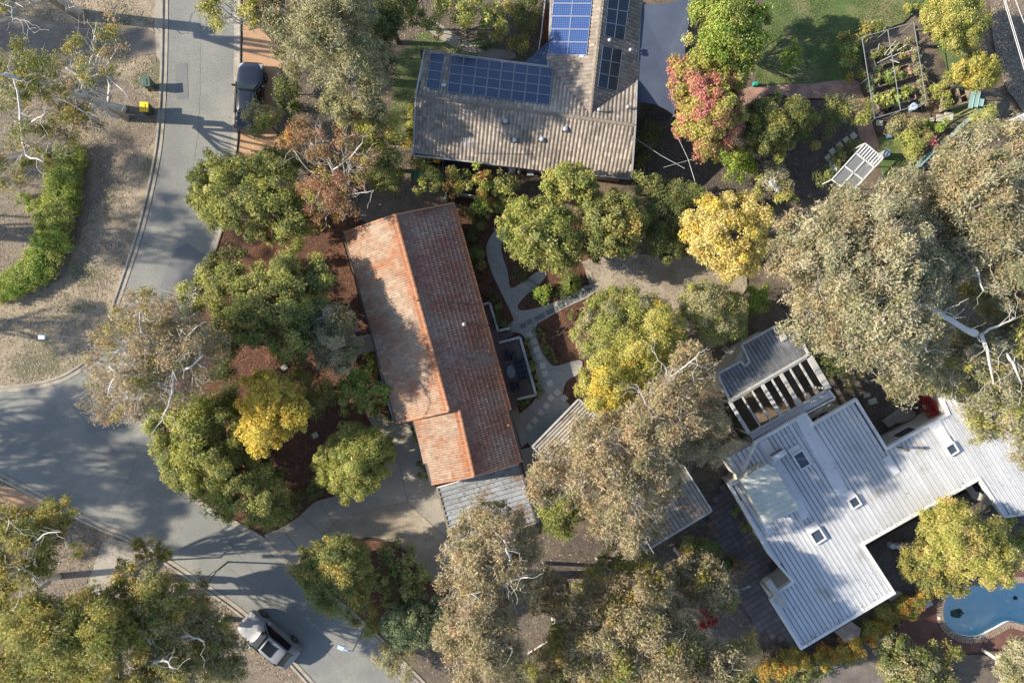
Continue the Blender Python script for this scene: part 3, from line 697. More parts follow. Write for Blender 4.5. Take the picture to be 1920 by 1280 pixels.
array(GH, PWW, [(1043,-40),(1116,-40),(1101,105),(1030,104)], 2, 6, M['solarlight'])
array(GH, PWE, [(1142,-34),(1183,-30),(1168,78),(1132,69)], 2, 4, M['solardark'])
array(GH, PWE, [(1129,87),(1165,95),(1155,172),(1119,164)], 2, 3, M['solardark'])
for x, y, pl in ((948,228,PS),(965,263,PS),(1016,262,PS),(1060,243,PS)):
    p = pl.at(x, y); mb = MB(); mb.box(p + Vector((0, 0, .06)), (.42, .36, .12), (Vector((.99, -.13, 0)), Vector((.13, .99, 0)), Vector((0, 0, 1)))); f = mb.build('roof_skylight', M['gutter'], GH)
    mb = MB(); mb.lathe(p + Vector((0, 0, .12)), [(.17, 0), (.165, .05), (.12, .1), (.05, .125)], 14); mb.build('dome', M['metalgrey'], f, smooth=True)
for x, y, h in ((1122, 210, .45), (1176, 204, .4), (1142, 79, .3), (1181, 97, .3)):
    p = (PN if y > 150 else PWE).at(x, y); mb = MB(); mb.lathe(p - Vector((0, 0, .1)), [(.06, 0), (.06, h), (.12, h + .02), (.13, h + .12), (.04, h + .18)], 10); mb.build('roof_vent', M['alu'], GH, smooth=True)
for x, y in ((832, 162), (1090, 108)):
    p = (PN if x < 900 else PWW).at(x, y); mb = MB(); mb.box(p + Vector((0, 0, .12)), (.26, .16, .14)); mb.build('junction_box', M['white'], GH)
# antenna on the south eave
p = PS.at(889, 288); mb = MB(); mb.tube([p, p + Vector((0, 0, 2.6))], .025, 6)
for k in range(5): mb.bar(p + Vector((-.5 + .12 * k, -.3, 2.5)), p + Vector((-.5 + .12 * k, .3, 2.5)), .02, .02)
mb.bar(p + Vector((-.6, 0, 2.5)), p + Vector((.3, 0, 2.5)), .03, .03); mb.build('antenna', M['alu'], GH)
# ---------------- ribbed steel roofs
def ribbed(parent, polyw, z, direction, pitch, m, th=.03, rib=.04, ribw=.05, name='roof_sheet', slope=None, gap=.045):
    """long steel sheets side by side over a polygon (world xy), rib on one edge of each"""
    d = Vector((direction[0], direction[1])).normalized(); e = Vector((-d.y, d.x))
    pl = [(Vector((p[0], p[1])).dot(e), Vector((p[0], p[1])).dot(d)) for p in polyw]
    s0 = min(p[0] for p in pl); s1 = max(p[0] for p in pl); n = int((s1 - s0) / pitch)
    pitch = (s1 - s0) / n
    zf = slope or (lambda x, y: z)
    ub = MB(); ub.slab([(p[0], p[1], z - th - .03) for p in polyw], .05); ub.build('roof', M['gutter'], parent)  # dark slab showing through the sheet gaps, drawn in for rib shadow lines
    for i in range(n):
        s_ = s0 + (i + .5) * pitch; ts = []
        for k in range(len(pl)):
            a, b = pl[k], pl[(k + 1) % len(pl)]
            if (a[0] > s_) != (b[0] > s_): ts.append(a[1] + (s_ - a[0]) / (b[0] - a[0]) * (b[1] - a[1]))
        ts.sort()
        for t0, t1 in zip(ts[::2], ts[1::2]):
            if t1 - t0 < .15: continue
            mb = MB()
            def pt(s, t, h):
                q = e * s + d * t; return (q.x, q.y, zf(q.x, q.y) + h)
            h0 = s_ - pitch / 2; h1 = h0 + pitch
            prof = [(h0, 0), (h0 + .004, rib), (h0 + ribw * .8, rib), (h0 + ribw, th * .3), (h1 - gap, 0), (h1 - gap, -th), (h0, -th)]
            vs = [pt(a, t0, hh) for a, hh in prof] + [pt(a, t1, hh) for a, hh in prof]; k = len(prof)
            fs = [(j, (j + 1) % k, (j + 1) % k + k, j + k) for j in range(k)] + [tuple(range(k))[::-1], tuple(range(k, 2 * k))]
            mb.add(vs, fs); mb.build(name, m, parent)
WR = [(1416,827),(1511,773),(1525,793),(1606,746),(1663,838),(1776,775),(1764,747),(1860,700),(2010,930),(1960,960),(1883,971),(1836,900),(1621,1021),(1680,1112),(1502,1218),(1443,1124),(1458,1107),(1484,1090),(1440,1038),(1365,907),(1386,899)]
ZW = 3.5
WH = thing('white_roofed_house', 'large rambling house with a white ribbed steel roof, skylights and stepped outline, lower right', 'house', (W(1560, 940).x, W(1560, 940).y, 0))
wrw = [W(x, y, ZW) for x, y in WR]
wrin = inset(wrw, .17)
ribbed(WH, [(p.x, p.y) for p in wrin], ZW - .06, (.53, -.85), .29, M['whiteroof'])
for i in range(len(wrw)):
    a, b = wrw[i], wrw[(i + 1) % len(wrw)]; ai, bi = wrin[i], wrin[(i + 1) % len(wrw)]
    mid = Vector((0, 0, 0)); mb = MB()
    south = (a - b).normalized().cross(Vector((0, 0, 1))).y  # wide fascia on the low side
    mb.slab([(a.x, a.y, ZW + .03), (b.x, b.y, ZW + .03), (bi.x, bi.y, ZW + .03), (ai.x, ai.y, ZW + .03)], .32); mb.build('fascia', M['fasciawhite'], WH)
walls(WH, [(p.x, p.y) for p in inset(wrw, .45)], 3.2, M['wall'])
def flash(px, z, h=.03, name='flashing', m='white'):
    mb = MB(); mb.slab([W(x, y, z) for x, y in px], h); return mb.build(name, M[m], WH)
flash([(1492,789),(1513,779),(1600,935),(1578,945)], ZW + .01)
flash([(1424,829),(1440,822),(1520,966),(1504,975)], ZW + .012)
flash([(1655,860),(1668,852),(1688,884),(1676,892)], ZW + .014)
flash([(1741,797),(1762,785),(1786,829),(1774,842)], ZW + .012)
flash([(1398,906),(1416,938),(1445,985),(1452,998),(1440,1003),(1388,910)], ZW + .01)
for (x, y, a, b) in ((1501,861,.95,.62),(1600,940,.55,.5),(1531,1003,.72,.62),(1782,841,.55,.5)):
    c = W(x, y, ZW); dv = Vector((.53, -.85, 0)); ev = Vector((.85, .53, 0)); ax = (dv, ev, Vector((0, 0, 1)))
    mb = MB()
    for s_ in (-1, 1):
        mb.box(c + ev * s_ * (b / 2 + .05) + Vector((0, 0, .1)), (a + .2, .09, .22), ax); mb.box(c + dv * s_ * (a / 2 + .05) + Vector((0, 0, .1)), (.09, b, .22), ax)
    mb.box(c + dv * (-a / 2 - .3) + Vector((0, 0, .04)), (.4, b + .2, .05), ax)
    f = mb.build('skylight', M['white'], WH); mb = MB(); mb.box(c + Vector((0, 0, .12)), (a, b, .03), ax); mb.build('pane', M['skyglass'], f)
# raised translucent clerestory
M['canvas'] = mat('clerestory_roof', (.62, .63, .55), (.52, .53, .46), 1.5, .7, fine=.08, fscale=9)
cl = [(1389,899),(1440,869),(1452,877),(1499,954),(1435,984)]
mb = MB(); mb.slab([W(x, y, 4.9) for x, y in cl], .1); clo = mb.build('clerestory', M['canvas'], WH)
cc = [W(x, y, 4.9) for x, y in cl]; ci_ = inset(cc, .12); mb = MB(); mb.prism([(p.x, p.y) for p in ci_], ZW, 4.85); mb.build('clerestory_wall', M['wall'], clo)
for i in range(9):
    t = (i + .5) / 9; a = cc[0].lerp(cc[4], t); b = cc[2].lerp(cc[3], t) if t > 0 else cc[1]; mb = MB(); mb.bar(a + Vector((0, 0, .015)), b + Vector((0, 0, .015)), .05, .04); mb.build('batten', M['canvas'], clo)
# lower annex at the north-west corner
an = [(1362,859),(1416,830),(1435,866),(1386,897)]
ribbed(WH, [tuple(W(x, y, 3.3)[:2]) for x, y in an], 3.3, (.53, -.85), .33, M['whiteroof']); mb = MB(); mb.prism([(p.x, p.y) for p in inset([W(x, y, 3.3) for x, y in an], .08)], 0, 3.2); mb.build('wall', M['wall'], WH)
c = W(1453, 850, ZW); ax = (Vector((.85, .53, 0)), Vector((-.53, .85, 0)), Vector((0, 0, 1)))
mb = MB(); mb.box(c + Vector((0, 0, .4)), (.95, .36, .72), ax); f = mb.build('air_conditioner', M['white'], WH, bevel=.02); mb = MB()
for k in range(7): mb.box(c + ax[0] * (-.38 + .127 * k) + ax[1] * .19 + Vector((0, 0, .45)), (.09, .02, .5), ax)
mb.build('grille', M['gutter'], f); 
c = W(1685, 838, ZW); mb = MB(); mb.lathe(c, [(.07, 0), (.07, .9), (.12, .92), (.12, 1.05)], 10); mb.build('flue', M['gutter'], WH)
for x, y in ((1462, 1097), (1470, 1105)):
    pass
mb = MB(); mb.bar(W(1437,1085,3.75), W(1470,1134,3.75), .38, .5); mb.build('chimney', M['wall'], WH)
# ---------------- grey ribbed pergola building
PB = thing('pergola_building', 'grey ribbed roof shed with an open slatted pergola, north of the white house', 'pergola', (W(1455, 720).x, W(1455, 720).y, 0))
gp = [(1390,646),(1454,611),(1463,625),(1491,620),(1516,664),(1368,750),(1345,701),(1388,677),(1396,686),(1405,678)]
gw = [W(x, y, 3.0) for x, y in gp]
ribbed(PB, [tuple(p[:2]) for p in gw], 2.95, (.53, -.85), .25, M['greyroof'], rib=.05)
for i in range(len(gw)):
    mb = MB(); a, b = gw[i], gw[(i + 1) % len(gw)]; mb.bar(a, b, .14, .2); mb.build('fascia', M['greyframe'], PB)
gi = inset(gw, .25); walls(PB, [(p.x, p.y) for p in (gi[0], gi[1], gi[4], gi[5], gi[6])], 2.8, M['wall'])
zp = 2.9
mb = MB(); mb.slab([W(1454,611,3.15), W(1463,606,3.15), W(1476,634,3.15), W(1466,640,3.15)], .5); mb.build('chimney', M['wall'], PB)
corn = [(1368,753),(1516,667),(1553,729),(1405,813)]
P4 = [W(x, y, zp) for x, y in corn]
for i, (a, b, wd) in enumerate(((0,1,.16),(1,2,.38),(2,3,.12),(3,0,.2))):
    mb = MB(); mb.bar(P4[a], P4[b], wd, .22); mb.build('beam', M['greyframe'], PB)
for t, wd in ((.145,.09),(.27,.09),(.40,.24),(.52,.10),(.635,.24),(.75,.10),(.87,.10)):
    mb = MB(); mb.bar(P4[0].lerp(P4[1], t) + Vector((0,0,.02)), P4[3].lerp(P4[2], t) + Vector((0,0,.02)), wd, .16); mb.build('rafter', M['greyframe'], PB)
for t in P4 : 
    mb = MB(); mb.tube([(t.x, t.y, 0), (t.x, t.y, zp)], .07, 8); mb.build('post', M['greyframe'], PB)
st = [W(1405,813,zp), W(1553,730,zp), W(1566,746,zp), W(1412,828,zp)]
mb = MB(); mb.slab([p - Vector((0, 0, .12)) for p in st], .1); mb.build('slat_base', M['gutter'], PB)
for i in range(46):
    t = (i + .5) / 46; a = st[0].lerp(st[1], t); b = st[3].lerp(st[2], t); mb = MB(); mb.bar(a.lerp(b, .12), b.lerp(a, .2), .085, .05); mb.build('slat', M['white'], PB)
for a, b in ((0,1),(3,2),(1,2)):
    mb = MB(); mb.bar(st[a], st[b], .1, .12); mb.build('edge_beam', M['fasciawhite'], PB)
# ---------------- two weathered sheds under the gum
def shed(label, px, z, d, m, pitch, wallm, name='shed', trim='greyframe', ribs=.05):
    pw = [W(x, y, z) for x, y in px]; c = sum(pw, Vector()) / len(pw)
    T = thing(name, label, 'shed', (c.x, c.y, 0)); wi = inset(pw, .06)
    ribbed(T, [(p.x, p.y) for p in wi], z, d, pitch, m, rib=ribs)
    for i in range(len(pw)):
        mb = MB(); mb.bar(pw[i], pw[(i + 1) % len(pw)], .11, .2); mb.build('fascia', M[trim], T)
    walls(T, [(p.x, p.y) for p in inset(pw, .3)], z - .2, wallm)
    return T
shed('weathered ribbed roof shed half hidden under the big tan gum, near the gravel path', [(998,837),(1085,748),(1185,838),(1075,917)], 2.7, (87, 89), M['oldroof'], .2, M['timber'])
shed('weathered brown grey ribbed roof garage with pale edges beside the paved courtyard', [(1137,895),(1217,822),(1283,876),(1334,957),(1209,1033)], 2.8, (51, -81), M['oldroof'], .27, M['timber'], name='garage')
# ---------------- zinc carport
CP = thing('carport', 'carport with rusty blue grey corrugated roof at the south end of the tiled house', 'carport', (W(910, 940).x, W(910, 940).y, 0))
cpx = [(819,914),(974,869),(1005,979),(852,1030)]; zc = 2.35
cpw = [W(x, y, zc) for x, y in cpx]
ribbed(CP, [(p.x, p.y) for p in inset(cpw, .04)], zc, (155, 45), .30, M['carroof'], rib=.07, ribw=.09)
for i, (m_, wd) in enumerate((('fasciawhite',.08),('gutter',.12),('timber',.1),('timber',.14))):
    mb = MB(); mb.bar(cpw[i] + Vector((0,0,-.03)), cpw[(i + 1) % 4] + Vector((0,0,-.03)), wd, .2); mb.build('edge_beam', M[m_], CP)
for p in inset(cpw, .2):
    mb = MB(); mb.tube([(p.x, p.y, 0), (p.x, p.y, zc)], .06, 8); mb.build('post', M['timber'], CP)
mb = MB(); a, b = inset(cpw, .25)[3], inset(cpw, .25)[0]; mb.bar((a.x, a.y, 1.1), (b.x, b.y, 1.1), .1, 2.2); mb.build('door_panel', M['wall'], CP)
# ================================================================ SMALLER BUILT THINGS
# deck behind the tiled house
DK = thing('timber_deck', 'dark timber deck with a pale painted edge against the east side of the tiled house', 'deck', (W(960, 690).x, W(960, 690).y, 0))
dz = .45
dd = Vector((.26, -.966, 0)); de = Vector((.966, .26, 0))
dpx = [(900,572),(918,566),(934,620),(957,616),(961,629),(937,641),(975,632),(1005,740),(971,749),(973,766),(958,769)]
dw = [W(x, y, dz) for x, y in dpx]
mb = MB(); mb.prism([(p.x, p.y) for p in dw], .1, dz - .05); mb.build('deck_base', M['gutter'], DK)
pl = [(p.dot(dd), p.dot(de)) for p in dw]; t0 = min(p[1] for p in pl); t1 = max(p[1] for p in pl); n = int((t1 - t0) / .14)
for i in range(n):
    s_ = t0 + (i + .5) * .14; ts = []
    for k in range(len(pl)):
        a, b = pl[k], pl[(k + 1) % len(pl)]
        if (a[1] > s_) != (b[1] > s_): ts.append(a[0] + (s_ - a[1]) / (b[1] - a[1]) * (b[0] - a[0]))
    ts.sort()
    for u, v in zip(ts[::2], ts[1::2]):
        mb = MB(); mb.bar(dd * u + de * s_ + Vector((0, 0, dz - .02)), dd * v + de * s_ + Vector((0, 0, dz - .02)), .125, .05); mb.build('board', M['deck'], DK)
for a, b in (((902,572),(918,567)),((918,567),(934,620)),((934,620),(956,615)),((936,642),(975,632)),((975,632),(1005,740)),((1005,740),(970,748))):
    mb = MB(); mb.bar(W(*a, dz + .35), W(*b, dz + .35), .16, .07); mb.bar(W(*a, dz + .15), W(*b, dz + .15), .05, .4); mb.build('edge_bench', M['greyframe'], DK)
M['cushion'] = mat('navy_cushion', (.03, .037, .05), (.04, .047, .06), 4, .8)
M['tabletop'] = mat('slate_tabletop', (.15, .185, .21), (.13, .165, .19), 3, .4)
def seat_unit(name, label, cat, px, py, w_, d_, rot, n):
    p = W(px, py, dz + .3); T = thing(name, label, cat, (p.x, p.y, dz + .01), rz=rot)
    f = MB()
    for sx in (-1, 1): f.box((sx * (w_ / 2 - .05), 0, .3), (.09, d_, .56))
    f.box((0, -d_ / 2 + .05, .36), (w_ - .2, .09, .7)); f.box((0, 0, .12), (w_ - .2, d_ - .1, .1))
    f.build('frame', M['black'], T, local=True, bevel=.02)
    for i in range(n):
        cw = (w_ - .22) / n; x = -w_ / 2 + .11 + cw * (i + .5)
        m2 = MB(); m2.box((x, .04, .27), (cw - .02, d_ - .2, .16)); m2.build('seat_cushion', M['cushion'], T, local=True, bevel=.04)
        m2 = MB(); m2.box((x, -d_ / 2 + .17, .5), (cw - .03, .14, .36)); m2.build('back_cushion', M['cushion'], T, local=True, bevel=.04)
seat_unit('outdoor_sofa', 'dark three seat outdoor sofa along the east edge of the deck', 'sofa', 979, 692, 1.5, .72, -pi / 2 - .26 + pi, 3) if False else seat_unit('outdoor_sofa', 'dark three seat outdoor sofa along the east edge of the deck', 'sofa', 979, 692, 1.45, .72, pi / 2 + .26, 3)
seat_unit('outdoor_armchair', 'dark outdoor armchair north of the oval table on the deck', 'armchair', 955, 666, .62, .66, -.15 + pi, 1)
seat_unit('outdoor_armchair', 'dark outdoor armchair south of the oval table on the deck', 'armchair', 967, 724, .62, .66, .2, 1)
p = W(958, 697, dz + .4); T = thing('oval_table', 'blue grey oval coffee table in the middle of the deck', 'table', (p.x, p.y, dz))
mb = MB(); mb.lathe(p + Vector((0, 0, -.05)), [(.4, 0), (.42, .02), (.42, .04), (.4, .05)], 28, sx=.7, sy=1.05, rz=.15); mb.build('tabletop', M['tabletop'], T)
mb = MB(); mb.lathe((p.x, p.y, dz + .003), [(.2, 0), (.08, .05), (.08, .34)], 12); mb.build('leg', M['black'], T)
# pool
mb = MB(); n = len(POOL); pw = [W(x, y) for x, y in POOL]
tri = tessellate_polygon([[Vector((p.x, p.y, 0)) for p in pw]]); vs = [(p.x, p.y, -.6) for p in pw] + [(p.x, p.y, .15) for p in pw]
mb.add(vs, [tuple(t) for t in tri] + [(i, (i + 1) % n, (i + 1) % n + n, i + n) for i in range(n)])
M['poolwall'] = mat('pool_lining', (.60, .92, .97), (.92, .99, .99), 1.1, .6, fine=.05, fscale=5)  # paler mottling paints ripple caustics and sheen into the lining
PO = thing('swimming_pool', 'blue kidney shaped swimming pool with brick coping at the lower right', 'swimming pool', (W(1850,1140).x, W(1850,1140).y, 0))
mb.build('basin', M['poolwall'], PO)
m = bpy.data.materials.new('pool_water'); m.use_nodes = True; nt_ = m.node_tree
g1 = nt_.nodes.new('ShaderNodeBsdfGlossy'); g1.inputs['Roughness'].default_value = .03; t1_ = nt_.nodes.new('ShaderNodeBsdfTransparent'); t1_.inputs[0].default_value = (.93, .985, .995, 1)
fr = nt_.nodes.new('ShaderNodeFresnel'); fr.inputs[0].default_value = 1.4; mx = nt_.nodes.new('ShaderNodeMixShader'); nn = nt_.nodes.new('ShaderNodeTexNoise'); nn.inputs['Scale'].default_value = 14
bb = nt_.nodes.new('ShaderNodeBump'); bb.inputs['Distance'].default_value = .06; nt_.links.new(nn.outputs[0], bb.inputs['Height']); nt_.links.new(bb.outputs[0], g1.inputs['Normal']); nt_.links.new(bb.outputs[0], fr.inputs['Normal'])
nt_.links.new(fr.outputs[0], mx.inputs[0]); nt_.links.new(t1_.outputs[0], mx.inputs[1]); nt_.links.new(g1.outputs[0], mx.inputs[2]); nt_.links.new(mx.outputs[0], nt_.nodes['Material Output'].inputs[0])
mb = MB(); mb.add([(p.x, p.y, -.02) for p in pw], [tuple(t) if (pw[t[1]] - pw[t[0]]).cross(pw[t[2]] - pw[t[0]]).z > 0 else (t[0], t[2], t[1]) for t in tri]); mb.build('water', m, PO)
ZD['_'] = -.02; scatter('floating_leaves', 'small leaves floating on the pool water', POOL, 260, .09, TN, '_', 81)
# coping bricks round the edge
first = None; acc = 0; zt = ZD['pool_terrace']
per = sum((pw[(i + 1) % n] - pw[i]).length for i in range(n)); k = int(per / .13); dist = 0; i = 0; seg = 0
cum = [0]
for q in range(n): cum.append(cum[-1] + (pw[(q + 1) % n] - pw[q]).length)
for q in range(k):
    s_ = per * q / k
    while cum[seg + 1] < s_: seg += 1
    a, b = pw[seg % n], pw[(seg + 1) % n]; t = (b - a).normalized(); p = a + t * (s_ - cum[seg]); nr = Vector((t.y, -t.x, 0))
    if inside(960 + (p + nr * .3).x * PPM, 640 - (p + nr * .3).y * PPM, POOL): nr = -nr
    if p.x > 36.2: continue
    if first is None:
        m2 = MB(); m2.box((.2, 0, .03), (.42, .105, .06)); first = m2.build('coping_brick', M['coping'], PO, local=True, bevel=.006); o = first
    else: o = first.copy(); C.objects.link(o)
    o.location = p + nr * .04 - PO.location + Vector((0, 0, zt + .002)); o.rotation_euler = (0, 0, math.atan2(nr.y, nr.x))
mb = MB(); c = W(1796, 1150, -.5)  # lump added for a dark rock and tree reflections in the water
vs = []; 
mb.lathe((c.x, c.y, -.59), [(.48, 0), (.42, .12), (.2, .2), (.1, .2)], 9, sx=1.15, sy=.7); mb.v = [(x + noise.noise(Vector((x * 4, y * 4, 1))) * .25, y + noise.noise(Vector((x * 4, y * 4, 7))) * .25, z) for x, y, z in mb.v]; M['darkgreen'] = mat('sunken_dark', (.10, .16, .13), (.06, .10, .09), 6, .9)
o = mb.solo('dark_lump', 'added dark lump for a rock and tree reflections in the pool', 'dark lump', M['darkgreen'])
for (x, y, s_, l_) in ((1903, 1120, .13, 'small black round drain fitting on the pool floor'),):
    mb = MB(); mb.lathe(W(x, y, -0.59), [(s_, 0), (s_, .1), (s_ * .6, .16)], 12); mb.solo('pool_cleaner', l_, 'pool cleaner', M['black'])
mb = MB(); mb.lathe(W(1760, 1158, zt + .07), [(.11, 0), (.11, .03)], 12); mb.solo('skimmer_lid', 'white round skimmer lid set in the pool coping', 'lid', M['white'])
def bench(name, label, cat, a, b, wd, h, m):
    mb = MB(); mb.bar(W(*a, h), W(*b, h), wd, .06); A, B = W(*a, h), W(*b, h); o = thing(name, label, cat, ((A.x + B.x) / 2, (A.y + B.y) / 2, ztop - .05)); mb.build('seat', m, o, bevel=.01)
    for t in (.15, .85):
        q = A.lerp(B, t); mb = MB(); mb.box((q.x, q.y, (h + .1) / 2), (wd * .8, wd * .8, h - .14)); mb.build('leg', m, o)
bench('garden_bench', 'weathered grey bench beside the orange creeper near the pool', 'bench', (1711,1147), (1747,1128), .38, .5, M['greyframe'])
bench('garden_bench', 'small grey bench against the south east wall of the white house', 'bench', (1668,1124), (1688,1110), .3, .5, M['greyframe'])
# squarish weathered tank cover south of the white house
mb = MB(); mb.slab([W(x, y, 1.3) for x, y in ((1568,1182),(1596,1165),(1615,1178),(1611,1193),(1585,1204))], 1.2); mb.solo('shed_cover', 'weathered brown canvas covered box beside the south edge of the white roof', 'cover', M['timber'])
for i, (x, y) in enumerate(((1668,1020),(1680,1021),(1690,1019),(1699,1019))):
    mb = MB(); mb.lathe(W(x, y, ztop), [(.19, 0), (.2, .45), (.17, .5), (.15, .5)], 14)
    mb.solo('garden_pot', ['white round pot leftmost of the row beside the white house','white round pot second in the row beside the white house','pale yellow green pot third in the row beside the white house','faded round pot at the right end of the row beside the white house'][i], 'pot', M['white'] if i < 2 else M['tangravel'], group='round pots by the white house')
# shade sails
def sail(label, corners, z, n=14, sag=.12, bow=.10):
    P = [W(x, y, zz) for (x, y), zz in zip(corners, z)]; c = sum(P, Vector()) / len(P); mb = MB(); ring = []
    for i in range(len(P)):
        a, b = P[i], P[(i + 1) % len(P)]
        for k in range(n):
            t = k / n; q = a.lerp(b, t); q = q + (c - q) * (bow * 4 * t * (1 - t)); ring.append(q)
    m_ = len(ring); vs = []; fs = []
    for s_ in (1, .75, .5, .25):
        for q in ring: vs.append(c + (q - c) * s_ + Vector((0, 0, -sag * (1 - s_))))
    vs.append(c - Vector((0, 0, sag)))
    for r_ in range(3):
        for k in range(m_): fs.append((r_ * m_ + k, r_ * m_ + (k + 1) % m_, (r_ + 1) * m_ + (k + 1) % m_, (r_ + 1) * m_ + k))
    for k in range(m_): fs.append((3 * m_ + k, 3 * m_ + (k + 1) % m_, len(vs) - 1))
    T = thing('shade_sail', label, 'shade sail', (c.x, c.y, 0)); mb.add(vs, fs); mb.build('cloth', M['sail'], T, smooth=True)
    for p in P:
        mb = MB(); mb.tube([(p.x, p.y, .02), (p.x, p.y, p.z + .1)], .05, 8); mb.build('post', M['alu'], T)
sail('large slate blue shade sail stretched east of the grey tiled house', [(1197,8),(1303,-10),(1283,110),(1264,216),(1193,192)], [3.0, 3.2, 3.0, 2.9, 2.9], bow=.07)
sail('small slate blue shade sail in the corner west of the solar wing', [(975,123),(1034,72),(1032,128)], [2.8, 3.0, 2.7], bow=.08)
def lamp_street(label, top, base, arm):
    T = thing('street_lamp', label, 'street lamp', W(*base))
    b = W(*base); h = 5.2; t = Vector((b.x, b.y, h)); mb = MB(); mb.tube([b, t], [.07, .045], 10); mb.build('pole', M['metalgrey'], T)
    e = W(*top, h + .15); mb = MB(); mb.tube([t, t.lerp(e, .5) + Vector((0, 0, .12)), e], [.05, .04, .035], 8); mb.build('arm', M['lampblue'], T)
    d = (e - t); d.z = 0; d = d.normalized() if d.length > .05 else Vector((1, 0, 0)); sd = Vector((-d.y, d.x, 0))
    mb = MB(); mb.box(e + d * .12, (.42, .26, .1), (d, sd, Vector((0, 0, 1)))); hd = mb.build('lamp_head', M['lampblue'], T, bevel=.03); mb = MB(); mb.box(e + d * .12 - Vector((0, 0, .07)), (.3, .18, .04), (d, sd, Vector((0, 0, 1)))); mb.build('diffuser', M['white'], hd)
M['lampblue'] = mat('lamp_housing', (.45, .55, .72), None, rough=.5)
lamp_street('pale blue street lamp standing on the dry verge left of the road junction', (75, 632), (176, 632), 1)
lamp_street('pale blue street lamp leaning over the road near the silver car', (643, 1215), (694, 1156), 1)
# wheelie bins
def bin_(label, px, py, lid, rot=0, z=0):
    c = W(px, py); T = thing('wheelie_bin', label, 'bin', (c.x, c.y, .03), 'wheelie bins', rz=rot)
    mb = MB(); vs = []
    for z_, a, b in ((.08, .21, .23), (.95, .27, .31)):
        vs += [(-a, -b, z_), (a, -b, z_), (a, b, z_), (-a, b, z_)]
    mb.add(vs, [(3, 2, 1, 0), (0, 1, 5, 4), (1, 2, 6, 5), (2, 3, 7, 6), (3, 0, 4, 7), (4, 5, 6, 7)]); mb.build('body', M['bingreen'], T, local=True, bevel=.03)
    mb = MB(); mb.box((0, 0, .985), (.60, .66, .07)); mb.box((-.05, 0, 1.03), (.3, .4, .04)); mb.build('lid', lid, T, local=True, bevel=.025)
    mb = MB(); mb.tube([(-.33, -.25, .95), (-.33, .25, .95)], .02, 6); mb.build('handle', M['black'], T, local=True)
    for s_ in (-1, 1):
        mb = MB(); mb.tube([(-.24, s_ * .2, .12), (-.24, s_ * .26, .12)], .12, 10); mb.build('wheel', M['tyre'], T, local=True)
M['bingreen'] = mat('bin_green', (.03, .07, .05), None, rough=.5); M['binyellow'] = mat('bin_yellow', (.80, .55, .02), None, rough=.45); M['binlid'] = mat('bin_lid_green', (.05, .10, .075), None, rough=.5)
bin_('dark green wheelie bin on the verge at the road edge', 288, 164, M['binlid'], .1)
bin_('wheelie bin with bright yellow lid on the verge below the green bin', 285, 210, M['binyellow'], -.05)
bin_('wheelie bin with yellow lid behind the grey tiled house', 820, 304, M['binyellow'], pi / 2 - .1)
bin_('dark wheelie bin left of the yellow lidded one behind the tiled house', 806, 304, M['binlid'], pi / 2 - .1)
